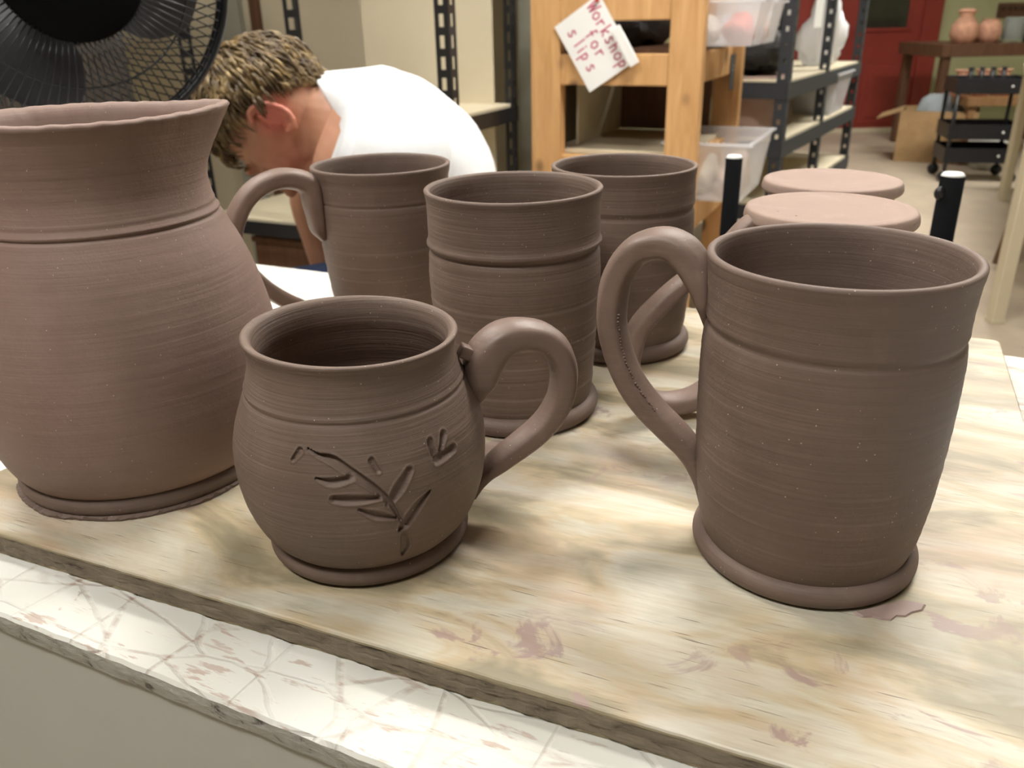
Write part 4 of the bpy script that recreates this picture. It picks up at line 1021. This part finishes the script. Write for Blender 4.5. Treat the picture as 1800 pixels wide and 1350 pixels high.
# ------------------------------------------------------------------ red door in the back wall
def dw(u_, v_): return at(u_, v_, YB - .02)
xl, xr = dw(1372, 200).x, dw(1640, 100).x
fr = MB()
dx0, dx1 = dw(1400, 200).x, dw(1600, 150).x
door = empty('door_1', ((dx0 + dx1) / 2, YB - .03, 0), 0); door['kind'] = 'structure'
W_ = dx1 - dx0; H_ = 2.08
zw0 = dw(1550, 52).z; zp1 = dw(1550, 113).z; zp0 = dw(1550, 216).z
cx1 = [(-W_ / 2 + .13, -.04), (.04, W_ / 2 - .13)]
MB().box((0, 0, H_ / 2), (W_, .04, H_), .003).build('door_leaf', REDDOOR, door)
for a, b in cx1:
    MB().box(((a + b) / 2, -.024, (zp0 + zp1) / 2), (b - a, .016, zp1 - zp0), .007).build('door_panel', REDDOOR, door)
    MB().box(((a + b) / 2, -.034, (zp0 + zp1) / 2), (b - a - .10, .012, zp1 - zp0 - .10), .006).build('door_panel', REDDOOR, door)
wx0 = dw(1508, 20).x - (dx0 + dx1) / 2; wx1 = dw(1597, 20).x - (dx0 + dx1) / 2
MB().box(((wx0 + wx1) / 2, -.022, (zw0 + H_ - .15) / 2), (wx1 - wx0, .008, H_ - .15 - zw0)).build('window_pane', DARKGLASS, door)
for c_, d_ in ((((wx0 + wx1) / 2, -.026, zw0), (wx1 - wx0 + .06, .02, .03)), (((wx0 + wx1) / 2, -.026, H_ - .15), (wx1 - wx0 + .06, .02, .03)), ((wx0, -.026, (zw0 + H_ - .15) / 2), (.03, .02, H_ - .15 - zw0)), ((wx1, -.026, (zw0 + H_ - .15) / 2), (.03, .02, H_ - .15 - zw0))):
    MB().box(c_, d_, .004).build('window_bead', REDDOOR, door)
MB().box((0, -.03, .02), (W_, .05, .04), .003).build('threshold', CREAM, door)
tw = dw(1640, 100).x - dx1
for k, x_ in enumerate((dx0 - tw / 2, dx1 + tw / 2)): struct('trim_%d' % (k + 3), MB().box((x_, YB - .035, 1.09), (tw, .07, 2.18), .006), REDDOOR)
struct('trim_5', MB().box(((dx0 + dx1) / 2, YB - .035, 2.14), (W_, .07, .12), .006), REDDOOR)
struct('trim_6', MB().box((dx0 - tw - .05, YB - .04, 1.1), (.10, .05, 2.2), .006), PALEW)

# ------------------------------------------------------------------ bench with pots at the green wall
def table_like(name, c, d, h, mat, label, cat, rz=0.0, t=.05):
    e = empty(name, (c.x, c.y, 0), rz, label, cat); MB().box((0, 0, h - t / 2), (d[0], d[1], t), .004).build('top', mat, e)
    for sx in (-1, 1):
        for sy in (-1, 1): MB().box((sx * (d[0] / 2 - .06), sy * (d[1] / 2 - .06), (h - t) / 2), (.06, .06, h - t), .003).build('leg', mat, e)
    return e
pb0 = at(1658, 74, 6.6); zbn = at(1680, 78, 6.6).z
ben = Vector((pb0.x + .62, 7.0, 0)); table_like('wood_bench', ben, (1.2, .75), zbn, BROWNWOOD, 'brown wooden bench with fired pots against the green wall', 'bench', 0, .09)
def terra_pot(u_, y, prof, name, label, mat=TERRA, zt=None, cat='pot'):
    p = at(u_, 60, y); e = empty(name, (p.x, p.y, (zt if zt is not None else zbn) + .001), 0, label, cat)
    MB().lathe(prof, 28).build('pot_body', mat, e, True); rim_r = prof[-3][0]
    MB().lathe([(max(.004, rim_r - .006), prof[-3][1] - .004), (rim_r + .006, prof[-3][1] - .002), (rim_r + .006, prof[-3][1] + .006), (max(.004, rim_r - .006), prof[-3][1] + .006)], 28).build('pot_rim', mat, e, True); return e
terra_pot(1694, 6.75, [(.001, 0), (.07, 0), (.10, .06), (.09, .13), (.045, .19), (.06, .22), (.045, .24), (.001, .235)], 'bottle_vase', 'orange fired clay vase with narrow neck on the brown bench', cat='vase')
terra_pot(1738, 6.80, [(.001, 0), (.06, 0), (.085, .05), (.08, .12), (.05, .16), (.04, .16), (.001, .06)], 'bowl', 'orange fired clay bowl standing beside the narrow vase', cat='bowl')
terra_pot(1712, 7.12, [(.001, 0), (.07, 0), (.10, .05), (.09, .09), (.06, .11), (.05, .11), (.001, .05)], 'bowl', 'small orange clay bowl at the back of the brown bench', cat='bowl')
terra_pot(1781, 6.75, [(.001, 0), (.07, 0), (.075, .02), (.075, .17), (.068, .17), (.065, .02), (.001, .02)], 'glass_jar', 'wide pale glass jar on the brown bench', plastic('jar_glass', (.8, .85, .8), .1, .8), cat='jar')
terra_pot(1814, 6.75, [(.001, 0), (.055, 0), (.065, .02), (.06, .16), (.055, .16), (.05, .02), (.001, .02)], 'pot', 'dark green glazed pot at the right end of the bench', plain('green_glaze', (.03, .10, .07), .2, bmp=0), cat='pot')
# coat hook strip on the green wall
hk = at(1782, 18, YB - .015); e = empty('hook_rail', (hk.x, YB - .012, hk.z), 0, 'dark rail of hooks on the green wall above the bench', 'hook rail')
MB().box((0, 0, 0), (.28, .022, .12), .003).build('rail_board', BROWNWOOD, e)
for k in range(5): MB().tube([(-.11 + k * .055, -.01, .02), (-.11 + k * .055, -.04, .01), (-.11 + k * .055, -.045, .03)], .006, 8).build('hook', BLACK, e, True)

# lower shelf with pots, boxes and bags
zs2 = at(1690, 172, 6.05).z; p2 = at(1690, 172, 6.1)
sh2 = Vector((p2.x + .45, 6.25, 0)); table_like('low_shelf', sh2, (.85, .40), zs2, OAK, 'low wooden shelf with orange pots below the bench', 'shelf', 0, .06)
for k, (u_, lab) in enumerate(((1705, 'orange clay jug on the left end of the low shelf'), (1742, 'orange clay jug in the middle of the low shelf'), (1780, 'orange clay jug on the right end of the low shelf'))):
    terra_pot(u_, 6.15, [(.001, 0), (.05, 0), (.07, .05), (.06, .11), (.035, .15), (.045, .17), (.035, .17), (.001, .05)], 'jug', lab, zt=zs2, cat='jug')
pbx = onz(1655, 285, 0); e = empty('cardboard_box', (pbx.x, pbx.y + .15, 0), -.5, 'cardboard box on the floor beside the red door', 'box')
bh = .36
for d_, c_ in (((.5, .008, bh), (0, -.2, bh / 2)), ((.5, .008, bh), (0, .2, bh / 2)), ((.008, .4, bh), (-.25, 0, bh / 2)), ((.008, .4, bh), (.25, 0, bh / 2)), ((.5, .4, .008), (0, 0, .004))): MB().box(c_, d_).build('box_panel', CARDBRD, e)
MB().box((-.33, 0, bh - .03), (.17, .4, .006), 0, Matrix.Rotation(-.35, 3, 'Y')).build('box_flap', CARDBRD, e)
mb = MB(); lo_ = lumpy(mb, (0, 0, 0), (.18, .14, .27), 33, 26, .1); tag(mb.build('plastic_bag', plastic('grey_bag', (.45, .5, .52), .3, .3), None, True, (pbx.x, pbx.y + .15, .0095 - lo_), -.5), 'greyish plastic bag bulging out of the cardboard box', 'bag')
pw_ = onz(1690, 288, 0); e = empty('white_tub', (pw_.x + .05, pw_.y - .2, 0), 0, 'small white plastic tub on the floor before the cardboard box', 'tub')
MB().lathe([(.001, 0), (.09, 0), (.115, .17), (.122, .18), (.112, .18), (.088, .01), (.001, .01)], 28).build('tub_body', PALEW, e, True)
MB().lathe([(.11, .168), (.126, .17), (.126, .184), (.11, .186)], 28).build('tub_rim', PALEW, e, True)

# black three-tier utility cart
pc_ = onz(1728, 322, 0); cart = empty('utility_cart', (pc_.x, pc_.y + .18, 0), -.25, 'black three-tier utility cart on castors in front of the low shelf', 'cart')
hz = at(1728, 160, pc_.y + .18).z
for z_ in (.13, hz * .5, hz):
    mb = MB()
    for c_, d_ in (((0, 0, z_), (.42, .34, .008)), ((0, -.17, z_ + .04), (.42, .008, .09)), ((0, .17, z_ + .04), (.42, .008, .09)), ((-.21, 0, z_ + .04), (.008, .34, .09)), ((.21, 0, z_ + .04), (.008, .34, .09))): mb.box(c_, d_, .002)
    mb.build('tray', BLACK, cart)
    MB().ellipsoid((.1, -.177, z_ + .04), (Vector((.008, 0, 0)), Vector((0, .004, 0)), Vector((0, 0, .008))), 10).build('bolt', PALEW, cart, True)
for sx in (-1, 1):
    for sy in (-1, 1):
        MB().tube([(sx * .195, sy * .155, .07), (sx * .195, sy * .155, hz + .05)], .012, 12).build('post', BLACK, cart, True)
        MB().lathe([(.001, -.012), (.034, -.012), (.036, 0), (.034, .012), (.001, .012)], 20).build('castor', BLACK, cart, True)
        o = [c for c in cart.children if c.name.startswith('castor')][-1]; o.rotation_euler = (math.pi / 2, 0, 0); o.location = (sx * .195, sy * .155, .036)
for k, lab in enumerate(('leftmost of four short black tubes in the top cart tray', 'second from the left of four short black tubes in the cart', 'third from the left of four short black tubes in the cart', 'rightmost of four short black tubes in the top cart tray')):
    p_ = Vector((cart.location.x - .13 + k * .07, cart.location.y - .02, hz + .006)); e = empty('black_tube', p_, 0, lab, 'tube', 'tubes in the cart')
    MB().tube([(0, 0, 0), (0, 0, .13)], .014, 12).build('tube_wall', BLACK, e, True); MB().lathe([(.001, .128), (.017, .128), (.017, .138), (.001, .139)], 14).build('tube_cap', BLACK, e, True)

# ------------------------------------------------------------------ cream table legs and leaning plank at the right
def leg_at(u0, v0, w_, name, label, mat, tilt=0.0, h=.74):
    p = onz(u0, v0, 0); return p
pA, pB = onz(1748, 566, 0), onz(1762, 352, 0)
rt = empty('side_table', (pA.x, pA.y, 0), 0, 'cream legged side table cut by the right picture edge', 'table')
dAB = pB - pA
wl = .045
hT = .72
for off in (Vector((0, 0, 0)), dAB, Vector((1.1, -.25, 0)), dAB + Vector((1.1, -.25, 0))):
    MB().box((off.x, off.y, hT / 2), (wl, wl, hT), .003, None).build('leg', PALE_LEG if 'PALE_LEG' in globals() else CREAM, rt)
    MB().box((off.x, off.y, .008), (wl + .006, wl + .006, .016), .003).build('leg_foot', CREAM, rt)
v0_, v1_, v2_, v3_ = Vector((-.03, -.03, 0)), Vector((1.13, -.28, 0)), dAB + Vector((1.13, -.22, 0)), dAB + Vector((-.03, .03, 0))
MB().prism([(p.x, p.y) for p in (v0_, v1_, v2_, v3_)], hT, hT + .03).build('table_top', CREAM, rt)
k0 = onz(1742, 474, 0); k1 = at(1795, 300, k0.y + .12)
e = empty('leaning_plank', (k0.x + .03, k0.y, 0), 0, 'dark brown plank leaning behind the cream table leg', 'plank')
d_ = Vector((.16, .10, .60)); MB().box(d_ / 2 + Vector((0, 0, .02)), (.055, .02, d_.length), .002, d_.to_track_quat('Z', 'Y').to_matrix()).build('plank_board', BROWNWOOD, e)

# ------------------------------------------------------------------ black tube stand behind the table
tA_, tB_ = at(1291, 275, 1.02), at(1676, 306, .84)
ts = empty('tube_stand', (tA_.x, tA_.y, 0), 0, 'black tube stand behind the table, two uprights with white capped ends', 'stand')
for p_, hh, rr_ in ((Vector((0, 0, 0)), tA_.z, .0098), (Vector((tB_.x - tA_.x, tB_.y - tA_.y, 0)), tB_.z, .0112)):
    MB().tube([(p_.x, p_.y, .012), (p_.x, p_.y, hh - .0016)], rr_ * 1.03, 20).build('upright', MATTEB, ts, True)
    MB().lathe([(.001, hh - .005), (rr_ * .98, hh - .005), (rr_ * 1.0, hh - .0012), (rr_ * .8, hh + .0015), (.001, hh + .002)], 24, (p_.x, p_.y, 0)).build('white_cap', PALEW, ts, True)
    MB().lathe([(.001, 0), (.06, 0), (.062, .004), (.058, .012), (.001, .013)], 28, (p_.x, p_.y, 0)).build('foot_plate', BLACK, ts, True)
q_ = Vector((tB_.x - tA_.x, tB_.y - tA_.y, 0))
MB().tube([Vector((0, 0, .25)), q_ + Vector((0, 0, .25))], .008, 14).build('crossbar', BLACK, ts, True)
MB().ellipsoid(q_ + Vector((-.012, -.004, tB_.z - .018)), (Vector((.006, 0, 0)), Vector((0, .005, 0)), Vector((0, 0, .007))), 12).build('clamp_knob', BLACK, ts, True)
